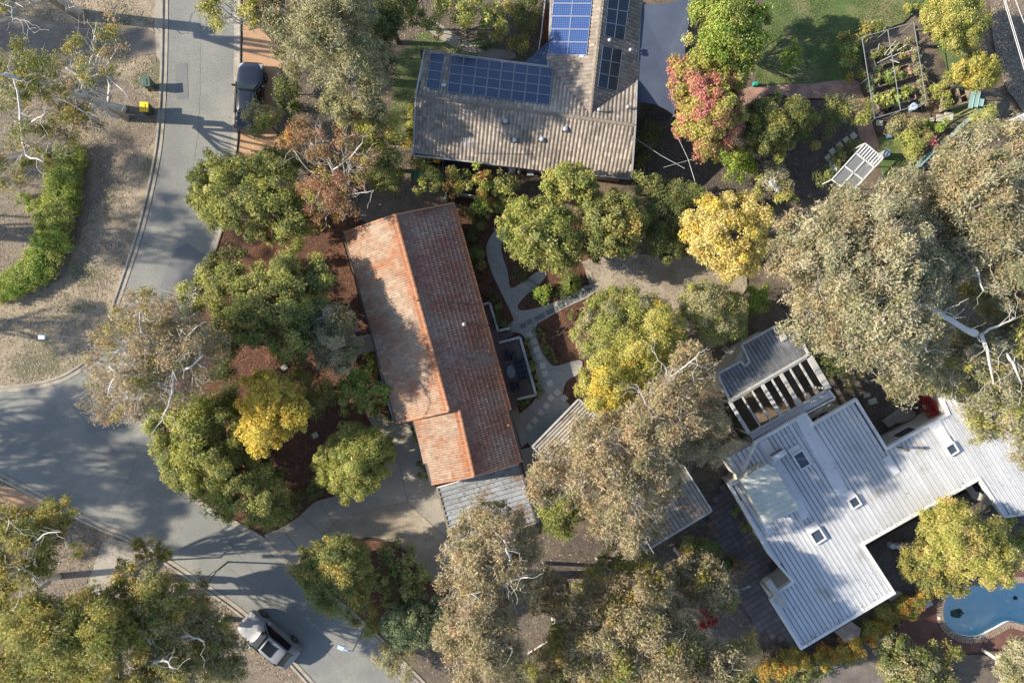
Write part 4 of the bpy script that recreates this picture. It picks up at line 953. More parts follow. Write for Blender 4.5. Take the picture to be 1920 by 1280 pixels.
# cars
def car(name, label, px, py, ang, st, paint, roof_i, ws, rw, wheels, sunroof=False):
    c = W(px, py, .5); T = thing(name, label, 'car', (c.x, c.y, .02), rz=ang)
    K = 13; rows = []
    for (x, wb, zb, wt, zt) in st:
        half = [(wb * .88, .24), (wb * .98, .34), (wb, (.3 + zb) / 2), (wb * .985, zb), (wt, zt), (wt * .55, zt + .035), (0, zt + .045)]
        rows.append([(x, y, z) for y, z in half] + [(x, -y, z) for y, z in half[-2::-1]])
    n = len(rows[0]); mb = MB(); fs = []
    for i in range(len(rows) - 1):
        for j in range(n - 1): fs.append((i * n + j, i * n + j + 1, (i + 1) * n + j + 1, (i + 1) * n + j))
        fs.append((i * n + n - 1, i * n, (i + 1) * n, (i + 1) * n + n - 1))
    fs.append(tuple(range(n))); fs.append(tuple((len(rows) - 1) * n + j for j in range(n))[::-1])
    mb.add([v for r_ in rows for v in r_], fs); body = mb.build('body', paint, T, local=True, smooth=True)
    m_ = body.modifiers.new('sub', 'SUBSURF'); m_.levels = 1; m_.render_levels = 2
    def quad(name, pts, m__, parent=T, off=.03):
        v = [Vector(p) for p in pts]; nn_ = (v[1] - v[0]).cross(v[2] - v[0]).normalized(); cen = sum(v, Vector()) / len(v)
        if nn_.dot(cen - Vector((cen.x * .7, 0, .4))) < 0: nn_ = -nn_
        b_ = MB(); k = len(v); b_.add([p + nn_ * off for p in v] + [p - nn_ * .06 for p in v], [tuple(range(k)), tuple(range(k, 2 * k))[::-1]] + [(i, i + k, (i + 1) % k + k, (i + 1) % k) for i in range(k)]); return b_.build(name, m__, parent, local=True)
    def P_(i, f, side=1):   # point between belt (f=0) and roof edge (f=1)
        x, wb, zb, wt, zt = st[i]; return (x, side * (wb * .985 * (1 - f) + wt * f), zb * (1 - f) + zt * f)
    a, b = ws   # stations at windscreen foot and head
    def across(i, f=1.0, dx=0, fy=.9, dz_=0):
        x, wb, zb, wt, zt = st[i]; return [(x + dx, s * wt * fy, zt + dz_ + (.02 if s == 0 else 0)) for s in (1, 0, -1)]
    A, B = across(a, fy=.98, dx=-.02), across(b, fy=.93, dx=.1)
    quad('windscreen', [A[0], A[1], A[2], B[2], B[1], B[0]], M['carglass'], off=.035)
    A, B = across(rw[0], fy=.9, dx=-.05), across(rw[1], fy=.86, dx=.06)
    quad('rear_window', [A[0], A[1], A[2], B[2], B[1], B[0]], M['carglass'], off=.045)
    for s in (1, -1):
        quad('side_window', [P_(a, .15, s), P_(b, .85, s), P_(rw[0], .82, s), P_(rw[0], .12, s)], M['carglass'], off=.055)
        quad('headlight', [(st[1][0] + .02, s * st[1][1] * .95, st[1][2]), (st[1][0] + .05, s * st[1][1] * .62, st[1][2] + .02), (st[2][0], s * st[2][1] * .85, st[2][4] - .02), (st[2][0] + .02, s * st[2][1] * .93, st[2][2])], M['headlight'], off=.012)
        e = st[-2]; quad('tail_light', [(e[0] - .02, s * e[1] * .97, e[2]), (e[0] + .25, s * e[1] * 1.0, e[2] + .02), (e[0] + .22, s * e[1] * .96, e[2] - .16), (e[0] - .02, s * e[1] * .95, e[2] - .18)], M['taillight'], off=.03)
        b_ = MB(); b_.box((st[a][0] - .25, s * (st[a][1] + .13), st[a][2] + .06), (.14, .22, .14)); b_.build('mirror', paint, T, local=True, bevel=.03)
        for wx in wheels:
            b_ = MB(); b_.tube([(wx, s * .70, .33), (wx, s * .72, .33), (wx, s * .92, .33), (wx, s * .945, .33)], [.30, .335, .335, .30], 20); ty = b_.build('wheel', M['tyre'], T, local=True)
            b_ = MB(); 
            for k in range(5):
                t = k * 2 * pi / 5; b_.bar((wx, s * .95, .33), (wx + .21 * cos(t), s * .95, .33 + .21 * sin(t)), .05, .02, up=Vector((0, 1, 0)))
            b_.build('rim', M['rim'], ty, local=True)
    if sunroof:
        x0, wb, zb, wt, zt = st[roof_i]; x1, _, _, wt1, zt1 = st[roof_i + 1]
        quad('sunroof', [(x0 - .12, .38, zt + .03), (x0 - .12, -.38, zt + .03), (x0 - .95, -.38, zt1 + .04), (x0 - .95, .38, zt1 + .04)], M['carglass'], off=.025)
    for s in (1, -1):
        b_ = MB(); b_.tube([(st[roof_i][0] - .15, s * (st[roof_i][3] - .02), st[roof_i][4] + .06), (st[roof_i + 2][0] + .2, s * (st[roof_i + 2][3] - .02), st[roof_i + 2][4] + .05)], .018, 6); b_.build('roof_rail', M['alu'] if sunroof else M['black'], T, local=True)
    b_ = MB(); b_.tube([(st[-3][0] + .3, 0, st[-3][4] + .05), (st[-3][0] + .2, 0, st[-3][4] + .13)], .015, 5); b_.build('aerial', M['black'], T, local=True)
M['carglass'] = mat('car_glass', (.010, .012, .014), None, rough=.08, spec=.35)
M['headlight'] = mat('headlight_lens', (.38, .40, .43), None, rough=.2); M['taillight'] = mat('tail_lens', (.30, .01, .01), None, rough=.25)
def paint(name, c, metal=.5, rough=.28, coat=.5):
    m = mat(name, c, None, rough=rough, metal=metal); m.node_tree.nodes['Principled BSDF'].inputs['Coat Weight'].default_value = coat; return m
SUV = [(2.26,.56,.55,.50,.72),(2.14,.76,.78,.66,.93),(1.75,.89,.88,.74,1.00),(1.25,.915,.95,.77,1.055),(.92,.92,.98,.78,1.09),(.15,.925,1.0,.60,1.57),(-.55,.925,1.02,.62,1.61),(-1.45,.915,1.04,.58,1.55),(-2.0,.88,1.04,.62,1.14),(-2.18,.80,.82,.62,.92),(-2.24,.7,.55,.6,.6)]
car('silver_car', 'silver hatchback suv with a black sunroof parked at the kerb, bottom left', 507, 1196, math.atan2(37, -45) , SUV, paint('silver_paint', (.24, .245, .255), .1, .6, .1), 5, (4, 5), (7, 8), (1.38, -1.33), True)
SED = [(2.30,.66,.50,.56,.56),(2.14,.82,.66,.66,.72),(1.8,.88,.80,.70,.88),(1.3,.90,.87,.72,.95),(.80,.905,.90,.73,1.0),(.05,.905,.92,.57,1.40),(-.65,.905,.93,.58,1.43),(-1.35,.90,.94,.55,1.36),(-1.95,.89,.93,.66,1.03),(-2.3,.86,.86,.70,.98),(-2.4,.72,.55,.66,.66)]
car('navy_car', 'dark navy sedan parked on the orange clay strip beside the road', 470, 181, pi / 2 - .06, SED, paint('navy_paint', (.022, .028, .042), .3, .3, .3), 5, (4, 5), (7, 8), (1.42, -1.42))
# clothes hoist
c = W(1163, 503); T = thing('clothes_hoist', 'rotary clothes hoist standing on the tan gravel yard', 'clothes hoist', (c.x, c.y, 0))
mb = MB(); mb.tube([c, c + Vector((0, 0, 1.95))], .03, 8); mb.build('pole', M['metalgrey'], T)
for k in range(4):
    t = .75 + k * pi / 2; mb = MB(); mb.tube([c + Vector((0, 0, 1.75)), c + Vector((1.25 * cos(t), 1.25 * sin(t), 2.05))], .02, 6); mb.build('arm', M['metalgrey'], T)
for r_ in (.55, .85, 1.2):
    mb = MB(); q = [c + Vector((r_ * cos(.75 + k * pi / 2), r_ * sin(.75 + k * pi / 2), 1.75 + .24 * r_)) for k in range(5)]; mb.tube(q, .005, 4); mb.build('line', M['metalgrey'], T)
# greenhouse / shade house
T = thing('shade_house', 'small framed shade house with mesh roof and white battens beside the brick path', 'greenhouse', (W(1595, 310).x, W(1595, 310).y, 0))
G4 = [(1621,269),(1655,296),(1610,352),(1545,352)]; 
q = [W(1621,269,2.3), W(1655,296,2.3), W(1595,362,2.3), W(1559,337,2.3)]
def on(u, v): return q[0].lerp(q[1], u).lerp(q[3].lerp(q[2], u), v)
M['mesh'] = glass('shade_mesh', (.30, .31, .31), .45, .7)
for v0_, v1_ in ((.27, .62), (.62, 1.0)):
    for u0, u1 in ((0, .5), (.5, 1)):
        mb = MB(); mb.slab([on(u0 + .01, v0_ + .01), on(u1 - .01, v0_ + .01), on(u1 - .01, v1_ - .01), on(u0 + .01, v1_ - .01)], .01); mb.build('mesh_panel', M['mesh'], T)
for a, b in (((0,0),(1,0)),((0,0),(0,1)),((1,0),(1,1)),((0,1),(1,1)),((0,.27),(1,.27)),((0,.62),(1,.62)),((.5,.27),(.5,1))):
    mb = MB(); mb.bar(on(*a) + Vector((0,0,.03)), on(*b) + Vector((0,0,.03)), .07, .07); mb.build('frame_bar', M['fasciawhite'], T)
for k in range(9):
    mb = MB(); mb.bar(on(k / 8, .01) + Vector((0,0,.07)), on(k / 8, .25) + Vector((0,0,.07)), .1, .03); mb.build('batten', M['white'], T)
for p in q:
    mb = MB(); mb.tube([(p.x, p.y, 0), p], .04, 6); mb.build('post', M['fasciawhite'], T)
T = thing('garden_ladder', 'white slatted step leaning beside the shade house', 'ladder', (W(1562, 315).x, W(1562, 315).y, 0))
a, b, c_, d_ = W(1555,304,.9), W(1562,300,.9), W(1570,322,.9), W(1562,326,.9)
for s_, e_ in ((a, d_), (b, c_)):
    mb = MB(); mb.bar(s_, e_, .05, .06); mb.build('rail', M['white'], T)
for k in range(8):
    t = k / 7; mb = MB(); mb.bar(a.lerp(d_, t), b.lerp(c_, t), .05, .03); mb.build('rung', M['white'], T)
mb = MB(); mb.lathe(W(1652, 292, .3), [(.25, 0), (.27, .7), (.22, .8), (.05, .82)], 16); mb.solo('water_tank', 'small pale blue drum at the corner of the shade house', 'drum', M['metalgrey'])
# vegetable cage and beds
T = thing('vegetable_cage', 'thin wire vegetable cage on metal posts around the raised beds', 'garden cage', (W(1670, 130).x, W(1670, 130).y, 0))
cg = [(1616,70),(1713,42),(1737,192),(1640,222)]; cw = [W(x, y, 1.9) for x, y in cg]
def cgp(u, v): return cw[0].lerp(cw[1], u).lerp(cw[3].lerp(cw[2], u), v)
for a, b in (((0,0),(1,0)),((1,0),(1,1)),((1,1),(0,1)),((0,1),(0,0)),((.5,0),(.5,1))):
    mb = MB(); mb.bar(cgp(*a), cgp(*b), .035, .035); mb.build('rail', M['alu'], T)
for u in (0, .5, 1):
    for v in (0, .5, 1):
        p = cgp(u, v); mb = MB(); mb.tube([(p.x, p.y, 0), p], .022, 6); mb.build('post', M['alu'], T)
for k in range(12):
    mb = MB(); mb.tube([cgp(0, k / 11), cgp(1, k / 11)], .004, 3); mb.build('wire', M['alu'], T)
mb = MB()
for a, b in (((1640,222),(1655,206)),((1655,206),(1658,214)),((1655,206),(1635,222)),((1634,226),(1657,218))): mb.bar(W(*a, 1.2), W(*b, 1.2), .05, .05)
mb.build('gate_frame', M['black'], T)
sheet('vegetable_plot', [(1612,72),(1712,48),(1738,190),(1640,224)], ztop, M['bed'])
BEDS = [('raised vegetable bed full of bright green leaves nearest the gate', [(1641,179),(1709,163),(1713,188),(1649,203)]), ('raised vegetable bed in the middle of the cage with a plank across it', [(1636,143),(1700,123),(1705,146),(1645,165)]), ('raised vegetable bed at the far end with stakes over it', [(1630,98),(1690,84),(1703,110),(1638,128)])]
for lb, q_ in BEDS:
    pq = [W(x, y, .35) for x, y in q_]; c = sum(pq, Vector()) / 4; T = thing('raised_bed', lb, 'garden bed', (c.x, c.y, 0), 'raised vegetable beds')
    for i in range(4):
        mb = MB(); mb.bar(pq[i], pq[(i + 1) % 4], .06, .6); mb.build('side_board', M['timber'] if i != 1 else M['pinkbrick'], T)
    mb = MB(); mb.prism([(p.x, p.y) for p in inset(pq, .05)], .1, .42); mb.build('soil', M['darksoil'], T)
T = thing('garden_stakes', 'loose timber stakes lying criss cross over the far vegetable bed', 'stakes', W(1668, 105))
for a, b in (((1644,98),(1649,82)),((1658,102),(1680,76)),((1664,104),(1688,78)),((1645,118),(1670,105)),((1650,116),(1690,98)),((1690,100),(1718,93)),((1668,112),(1686,118)),((1682,95),(1700,84))):
    mb = MB(); mb.bar(W(*a, 1.0), W(*b, 1.25), .04, .04); mb.build('stake', M['greyframe'], T)
mb = MB(); mb.bar(W(1665,141,.8), W(1678,132,.8), .1, .03); mb.solo('plank', 'single grey plank lying over the middle vegetable bed', 'plank', M['greyframe'])
# compost bays and teal roofed lean-to
M['teal'] = mat('teal_steel', (.22, .36, .34), (.27, .41, .39), 1.2, .5, fine=.06)
T = thing('compost_bay', 'timber walled compost bay with dark contents beneath the yellow tree', 'compost bay', (W(1795,190).x, W(1795,190).y, 0))
for a, b in (((1769,205),(1775,168)),((1787,166),(1794,196)),((1769,206),(1818,192)),((1818,192),(1808,168))):
    mb = MB(); mb.bar(W(*a, .5), W(*b, .5), .1, .9); mb.build('wall_board', M['timber'], T)
mb = MB(); mb.slab([W(x, y, .4) for x, y in ((1772,203),(1776,170),(1806,170),(1815,191))], .3); mb.build('compost', M['darksoil'], T)
mb = MB(); ribp = [(1820,172),(1838,168),(1843,198),(1818,203)]
T = thing('teal_shed', 'little lean-to with a pale teal ribbed steel roof at the corner of the block', 'shed', (W(1830,186).x, W(1830,186).y, 0))
ribbed(T, [tuple(W(x, y, 1.9)[:2]) for x, y in ribp], 1.9, (.2, 1), .25, M['teal'])
for x, y in ribp:
    p = W(x, y, 1.9); mb = MB(); mb.tube([(p.x, p.y, 0), (p.x, p.y, 1.88)], .04, 6); mb.build('post', M['timber'], T)
def fence(label, pts, h, m, step=2.35, pale=False):
    P = [W(x, y, h) for x, y in pts]; T = thing('fence', label, 'fence', (P[0].x, P[0].y, 0))
    for a, b in zip(P[:-1], P[1:]):
        L = (b - a).length; k = max(1, int(L / step))
        for i in range(k):
            u, v = a.lerp(b, i / k), a.lerp(b, (i + 1) / k); mb = MB(); mb.bar(u - Vector((0, 0, h / 2)), v - Vector((0, 0, h / 2)), .035, h - .06); mb.build('fence_panel', m, T)
            mb = MB(); mb.bar(u, v, .08, .05); mb.build('rail', m, T)
            mb = MB(); mb.tube([(u.x, u.y, 0), (u.x, u.y, h + .03)], .04, 6); mb.build('post', m, T)
M['fencegreen'] = mat('fence_green_steel', (.07, .10, .085), None, rough=.5)
fence('teal steel boundary fence running behind the big gum at upper right', [(1845,203),(1815,228),(1780,262),(1752,285),(1725,312)], 1.2, M['teal'])
fence('dark green steel fence from the grey house to the tiled house corner', [(829,302),(833,335),(838,378)], 1.7, M['fencegreen'])
fence('low grey fence behind the row of small maples', [(846,360),(880,366),(920,372),(965,378)], .9, M['greyframe'])
fence('short timber fence on the left side of the pergola', [(1345,752),(1372,800),(1392,830)], 1.4, M['timber'])
fence('thin white framed screen west of the solar wing', [(1022,0),(1015,60),(1010,95)], 1.2, M['lightgutter'])
# things by the grey house
mb = MB(); mb.slab([W(x, y, .9) for x, y in ((832,300),(880,303),(882,314),(872,318),(842,317))], .8); mb.solo('outdoor_spa', 'dark covered spa tub squeezed behind the grey tiled house', 'spa', M['cushion'])
for x, y, s_, l_ in ((960,318,.27,'white wrapped hot water cylinder against the back wall of the grey house'), (973,324,.1,'small ring shaped fitting beside the white cylinder')):
    mb = MB(); mb.lathe(W(x, y, .2), [(s_, 0), (s_, .9), (s_ * .7, 1.0)], 14); mb.solo('water_cylinder' if s_ > .2 else 'pipe_fitting', l_, 'water cylinder' if s_ > .2 else 'fitting', M['white'])
T = thing('outdoor_chair', 'grey folding chair behind the grey tiled house', 'chair', W(994, 326)); p = W(994, 326)
mb = MB(); mb.box(p + Vector((0, 0, .45)), (.45, .45, .05)); mb.build('seat', M['metalgrey'], T); mb = MB(); mb.box(p + Vector((0, .24, .7)), (.45, .05, .5)); mb.build('backrest', M['metalgrey'], T)
for sx in (-.2, .2):
    for sy in (-.2, .2): mb = MB(); mb.tube([p + Vector((sx, sy, .1)), p + Vector((sx, sy, .45))], .02, 5); mb.build('leg', M['metalgrey'], T)
M['mint'] = mat('mint_plastic', (.14, .42, .27), None, rough=.5)
T = thing('wheelbarrow', 'mint green wheelbarrow with red handles parked left of the first maple', 'wheelbarrow', W(783, 332)); p = W(783, 332)
mb = MB(); mb.add([p + Vector(v) for v in ((-.3,-.2,.3),(.3,-.2,.3),(.3,.25,.3),(-.3,.25,.3),(-.36,-.3,.6),(.4,-.3,.6),(.4,.32,.6),(-.36,.32,.6))], [(0,1,2,3),(0,4,5,1),(1,5,6,2),(2,6,7,3),(3,7,4,0)]); mb.build('tray', M['mint'], T)
mb = MB(); mb.tube([p + Vector((.1, -.7, .5)), p + Vector((0, .3, .3))], .02, 6); mb.tube([p + Vector((-.35, -.65, .5)), p + Vector((-.2, .3, .3))], .02, 6); mb.build('handle', M['taillight'], T)
mb = MB(); mb.tube([p + Vector((-.04, .5, .2)), p + Vector((.04, .5, .2))], .18, 12); mb.build('wheel', M['tyre'], T)
# courtyard objects
mb = MB(); mb.slab([W(x, y, .5) for x, y in ((1655,790),(1684,768),(1690,763),(1706,763),(1717,774),(1718,782),(1700,791),(1681,793),(1668,802))], .25); mb.solo('stone_slab', 'large pale flat stone slab with a ragged end in the inner yard', 'stone slab', mat('slab_stone', (.27, .25, .23), (.2, .185, .17), 2, .9, fine=.15), bevel=.04)
for (x, y, s_, l_) in ((1624,741,.3,'smaller flat sandstone rock above the larger one in the inner yard'), (1635,752,.4,'larger pale sandstone block in the inner yard')):
    p = W(x, y, .1); mb = MB(); mb.box(p, (s_ * 1.5, s_, .3), (Vector((.9, .3, 0)).normalized(), Vector((-.3, .9, 0)).normalized(), Vector((0, 0, 1)))); mb.solo('sandstone_rock', l_, 'rock', M['palestone'], bevel=.06)
def log(label, pts, name='fallen_log', cat='log', m='gumbark'):
    P = [W(x, y, z) for x, y, z, r_ in pts]; mb = MB(); mb.tube(P, [r_ for *_, r_ in pts], 10); mb.solo(name, label, cat, M[m], smooth=True)
log('pale cut log standing in the leaf litter below the dark path', [(1045,1207,.2,.24),(1044,1185,.9,.22),(1040,1158,1.4,.25)], 'tree_stump', 'stump')
log('long thin pale branch lying left of the cut log', [(1040,1190,.3,.08),(1020,1206,.25,.07),(988,1226,.2,.045)], 'fallen_branch', 'branch')
log('pale grey log end poking out of the lower gum crown', [(1120,1185,2,.1),(1105,1155,2.2,.14),(1090,1140,2.4,.18),(1079,1133,2.5,.22)], 'fallen_log', 'log')
T = thing('log_rack', 'timber ladder and planks stacked beside the grey ribbed building', 'ladder', (W(1365,660).x, W(1365,660).y, 0))
for a, b in (((1354,655),(1383,676)),((1359,649),(1389,671))): mb = MB(); mb.bar(W(*a, .8), W(*b, .8), .05, .06); mb.build('rail', M['greyframe'], T)
for k in range(10):
    t = k / 9; mb = MB(); mb.bar(W(1354,655,.8).lerp(W(1383,676,.8), t), W(1359,649,.8).lerp(W(1389,671,.8), t), .04, .03); mb.build('rung', M['greyframe'], T)
# overhead wires
M['wire'] = mat('overhead_wire', (.5, .5, .5), None, rough=.5)
for a, b, l_ in (((1876,-20),(1935,180),'long pale overhead wire, leftmost of the three at the upper right corner'),((1879,-20),(1938,178),'long pale overhead wire, middle one of the three at the upper right corner'),((1896,-20),(1950,120),'long pale overhead wire, rightmost of the three at the upper right corner')):
    mb = MB(); mb.tube([W(*a, 7), W((a[0] + b[0]) / 2, (a[1] + b[1]) / 2, 6.8), W(*b, 7)], .022, 5); mb.solo('power_line', l_, 'wire', M['wire'], group='overhead wires')
mb = MB(); mb.tube([W(1190,259,3.4), W(1240,292,3.3), W(1284,316,3.4)], .015, 5); mb.tube([W(1244,314,3.5), W(1290,301,3.4), W(1335,290,3.5)], .015, 5); mb.tube([W(1272,260,4), W(1290,298,3.8), W(1303,340,4)], .015, 5)
mb.solo('service_wire', 'crossing service wires above the dark bed right of the grey house', 'wire', M['wire'])
mb = MB(); mb.slab([W(x, y, 1.0) for x, y in ((1898,222),(1920,212),(1935,212),(1935,226),(1905,230))], .4); mb.solo('white_tank', 'white boxy roof edge at the far right beneath the wires', 'roof', M['white'])
for x, y, l_ in ((1728,203,'small black crate at the lower right corner of the vegetable cage'),(1662,207,'black round tub inside the vegetable cage near the gate')):
    mb = MB(); mb.lathe(W(x, y, ztop), [(.16, 0), (.2, .3), (.17, .31), (.15, .2)], 12); mb.solo('garden_tub', l_, 'tub', M['black'])
mb = MB(); mb.lathe(W(1708, 203, ztop), [(.22, 0), (.25, .4), (.2, .42)], 14); mb.solo('water_tub', 'white and green tub against the lower rail of the cage', 'tub', M['lampblue'])
mb = MB(); mb.box(W(1667, 256, ztop + .15), (.28, .24, .3)); mb.solo('blue_bucket', 'small blue box on the lawn below the cage', 'box', mat('blue_plastic', (.10, .22, .5)), bevel=.02)
mb = MB(); mb.box(W(1416, 158, ztop + .2), (.3, .25, .4)); mb.solo('teal_box', 'teal garden box at the left end of the brick terrace', 'box', mat('teal_plastic', (.02, .3, .25)), bevel=.02)
# ================================================================ VEGETATION
PAL = {
 'tan': [(.245,.203,.12),(.275,.228,.135),(.20,.172,.098),(.225,.182,.108),(.165,.15,.082)],
 'tan2': [(.222,.208,.132),(.26,.24,.15),(.185,.178,.105),(.155,.152,.08),(.285,.252,.172)],
 'olive': [(.195,.19,.06),(.24,.205,.06),(.15,.16,.05),(.28,.215,.065),(.12,.13,.045)],
 'silver': [(.26,.195,.11),(.29,.215,.13),(.22,.175,.095),(.19,.16,.09),(.27,.225,.16)],
 'grey':  [(.19,.185,.10),(.23,.215,.12),(.155,.155,.08),(.22,.19,.09)],
 'mid':   [(.125,.135,.045),(.155,.165,.055),(.19,.185,.07),(.09,.105,.038)],
 'fresh': [(.185,.195,.055),(.225,.23,.065),(.15,.165,.048),(.26,.25,.085)],
 'dark':  [(.085,.097,.037),(.11,.12,.045),(.065,.08,.03),(.14,.14,.05)],
 'blue':  [(.085,.11,.06),(.11,.135,.07),(.07,.09,.05),(.145,.16,.08)],
 'lime': [(.15,.20,.04),(.185,.235,.048),(.12,.165,.035),(.22,.24,.06)],
 'yellow': [(.37,.285,.06),(.38,.31,.08),(.31,.23,.05),(.35,.28,.065)],
 'pale': [(.385,.31,.12),(.39,.34,.15),(.34,.27,.10),(.37,.29,.11)],
 'ylime': [(.215,.205,.055),(.26,.24,.07),(.17,.175,.045),(.28,.255,.085)],
 'rust': [(.21,.115,.065),(.19,.13,.065),(.24,.15,.085),(.15,.13,.06),(.24,.12,.075)],
 'pink': [(.28,.12,.09),(.31,.16,.10),(.26,.21,.07),(.22,.20,.06),(.31,.12,.12)],
 'autumn': [(.24,.20,.05),(.28,.18,.06),(.19,.19,.05),(.29,.155,.065)],
 'red':   [(.19,.02,.022),(.14,.018,.02),(.22,.04,.03)],
 'hedge': [(.30,.21,.05),(.26,.20,.05),(.31,.16,.04),(.15,.165,.045),(.12,.14,.04)],
 'spike': [(.20,.23,.07),(.26,.27,.10),(.13,.17,.05)],
}
LEAF = {'gum': (.17, .06, 2.9, .46, 2.4), 'broad': (.13, .085, 3.7, .40, 3.0), 'fine': (.12, .06, 3.7, .42, 2.8), 'big': (.20, .14, 3.6, .34, 3.0)}
def fillp(poly, r, z0, z1, seed=0, dens=.78):
    r = r * .84
    """lumps of a crown: blue-noise points inside its outline, domed"""
    rg = random.Random(seed); xs = [p[0] for p in poly]; ys = [p[1] for p in poly]; pts = []
    for _ in range(1500):
        x = rg.uniform(min(xs), max(xs)); y = rg.uniform(min(ys), max(ys))
        if not inside(x, y, poly): continue
        d = edge_dist(x, y, poly)
        if d < r * .42: continue
        rr = min(r, d * 1.15) * rg.uniform(.85, 1.15)
        if all((x - a) ** 2 + (y - b) ** 2 > (dens * .95 * (rr + r2) / 2) ** 2 for a, b, r2, *_ in pts):
            z = z0 + (z1 - z0) * min(1, d / (2.4 * r)) + rg.uniform(-.3, .3) * r / 27 * 2
            pts.append((x, y, rr, z))
    return pts
def poly_of(lumps): return lumps
NV = [0]; GROW = 1.16; GAIN = 1.85
def tree(name, label, cat, pal, lumps, leaf='broad', base=None, trunk=.14, bark='bark', group=None, pal2=None, mix2=0.3, limbs=(), dens=1.0, twigs=True, seed=None, flat=.72, zmin=0.25, twn=4):
    lumps = [(x, y, r * GROW, z) for x, y, r, z in lumps]; NV[0] += 1; seed = seed or NV[0] * 17; rg = np.random.default_rng(seed); rr = random.Random(seed)
    L, Wd, lai, rc, cd = LEAF[leaf]
    wl = [(W(x, y, z), r / PPM * (CAMH - z) / CAMH) for x, y, r, z in lumps]
    tot = sum(r * r for c, r in wl); cen = sum((c * (r * r) for c, r in wl), Vector()) / tot; nfac = twn
    if base is None: b = Vector((cen.x, cen.y, 0))
    else: b = W(*base)
    T = thing(name, label, cat, (b.x, b.y, .02), group)
    C_, O_, I_ = [], [], []; clumps = []
    pc = np.array(PAL[pal] + (PAL[pal2] if pal2 else [])) * (GAIN if leaf == 'gum' else GAIN * 1.12); n1 = len(PAL[pal]); n2 = len(pc) - n1
    for (c, r) in wl:
        area = math.pi * r * r; nc = max(5, int(area * cd * 1.25)); vr = r * flat
        u = rg.uniform(-.3, 1, nc); ph = rg.uniform(0, 2 * np.pi, nc); s_ = np.sqrt(1 - u * u); rad = rg.uniform(.5, 1.0, nc) ** .7 * rg.uniform(.9, 1.13, nc)
        dirs = np.stack([s_ * np.cos(ph), s_ * np.sin(ph), u], 1)
        pos = np.array(c) + dirs * rad[:, None] * np.array([r, r, vr]); pos[:, 2] = np.maximum(pos[:, 2], zmin)
        sc_, th_ = (1, -99) if name in ('hedge', 'vegetables', 'vine', 'border_plants', 'topiary') or (len(lumps) < 5 and leaf != 'gum' and trunk < .06) else {'gum': (.62, -.12), 'broad': (.85, -.20), 'fine': (.85, -.2), 'big': (1.0, -.25)}[leaf]
        kp = np.array([noise.noise(Vector((q[0] * sc_, q[1] * sc_, q[2] * sc_ * .6 + seed))) + .45 * noise.noise(Vector((q[0] * sc_ * 2.4, q[1] * sc_ * 2.4, seed * 1.7))) > th_ for q in pos])
        if kp.sum() > 3: pos = pos[kp]; dirs = dirs[kp]
        nc0 = nc; nc = len(pos)
        m = max(6, int(area * lai * .92 * dens / (L * Wd * .55) / nc0 * 1.12)); rcl = min(rc, r * .5)
        lumpbias = rg.random() < mix2
        for k in range(nc):
            mk = max(3, int(m * rg.uniform(.45, 1.5))); off = rg.normal(size=(mk, 3)); off /= np.linalg.norm(off, axis=1)[:, None]; NO, ND = (.3, .45) if leaf == 'gum' else (.5, .6)
            ra_ = rcl * rg.uniform(.7, 1.25) * rg.uniform(.02, 1, mk)[:, None] ** (.8 if leaf == 'gum' else .6) * 1.25; p = pos[k] + off * ra_ * np.array([1, 1, .8])
            C_.append(p); O_.append(off * NO + dirs[k] * ND)
            if n2 and (rg.random() < (.75 if lumpbias else .12)): ci = n1 + (rg.integers(0, n2, mk) if rg.random() < .3 else np.full(mk, rg.integers(0, n2)))
            else: ci = np.where(rg.random(mk) < .75, rg.integers(0, n1), rg.integers(0, n1, mk))
            I_.append(ci); clumps.append(pos[k])
    cpos = np.concatenate(C_); cpos[:, 2] = np.maximum(cpos[:, 2], zmin * .3)
    cpos -= np.array(T.location)
    leaves('crown', None, cpos, np.concatenate(O_), L, Wd, pc, rg, up=.15, parent=T, ci=np.concatenate(I_), jit=.15, droop=.5 if leaf == 'gum' else 0)
    NL[0] += len(cpos)
    # trunk and limbs
    B = M[{'bark': 'bark', 'gum': 'gumbark'}[bark]]; mb = MB(); zt = min(w_[0].z for w_ in wl)
    fork = Vector((b.x + (cen.x - b.x) * .35, b.y + (cen.y - b.y) * .35, max(.3, zt * .45)))
    mb.tube([Vector((b.x, b.y, -.05)), b.lerp(fork, .5) + Vector((rr.uniform(-.05, .05), rr.uniform(-.05, .05), fork.z * .5)) if fork.z > 1 else b.lerp(fork, .5), fork], [trunk * 1.25, trunk * 1.05, trunk * .9], 8)
    mb.build('trunk', B, T, smooth=True); mb = MB()
    def wig(p, q, r0, r1, n=5, a=.12):
        D = (q - p).length; pts = []; rs = []
        for i in range(n + 1):
            t = i / n; v = p.lerp(q, t)
            if 0 < i < n: v += Vector((rr.uniform(-a, a), rr.uniform(-a, a), rr.uniform(-a, a) * .5)) * D * (1 - abs(2 * t - 1) * .3)
            pts.append(v); rs.append(r0 * (1 - t) + r1 * t)
        return pts, rs
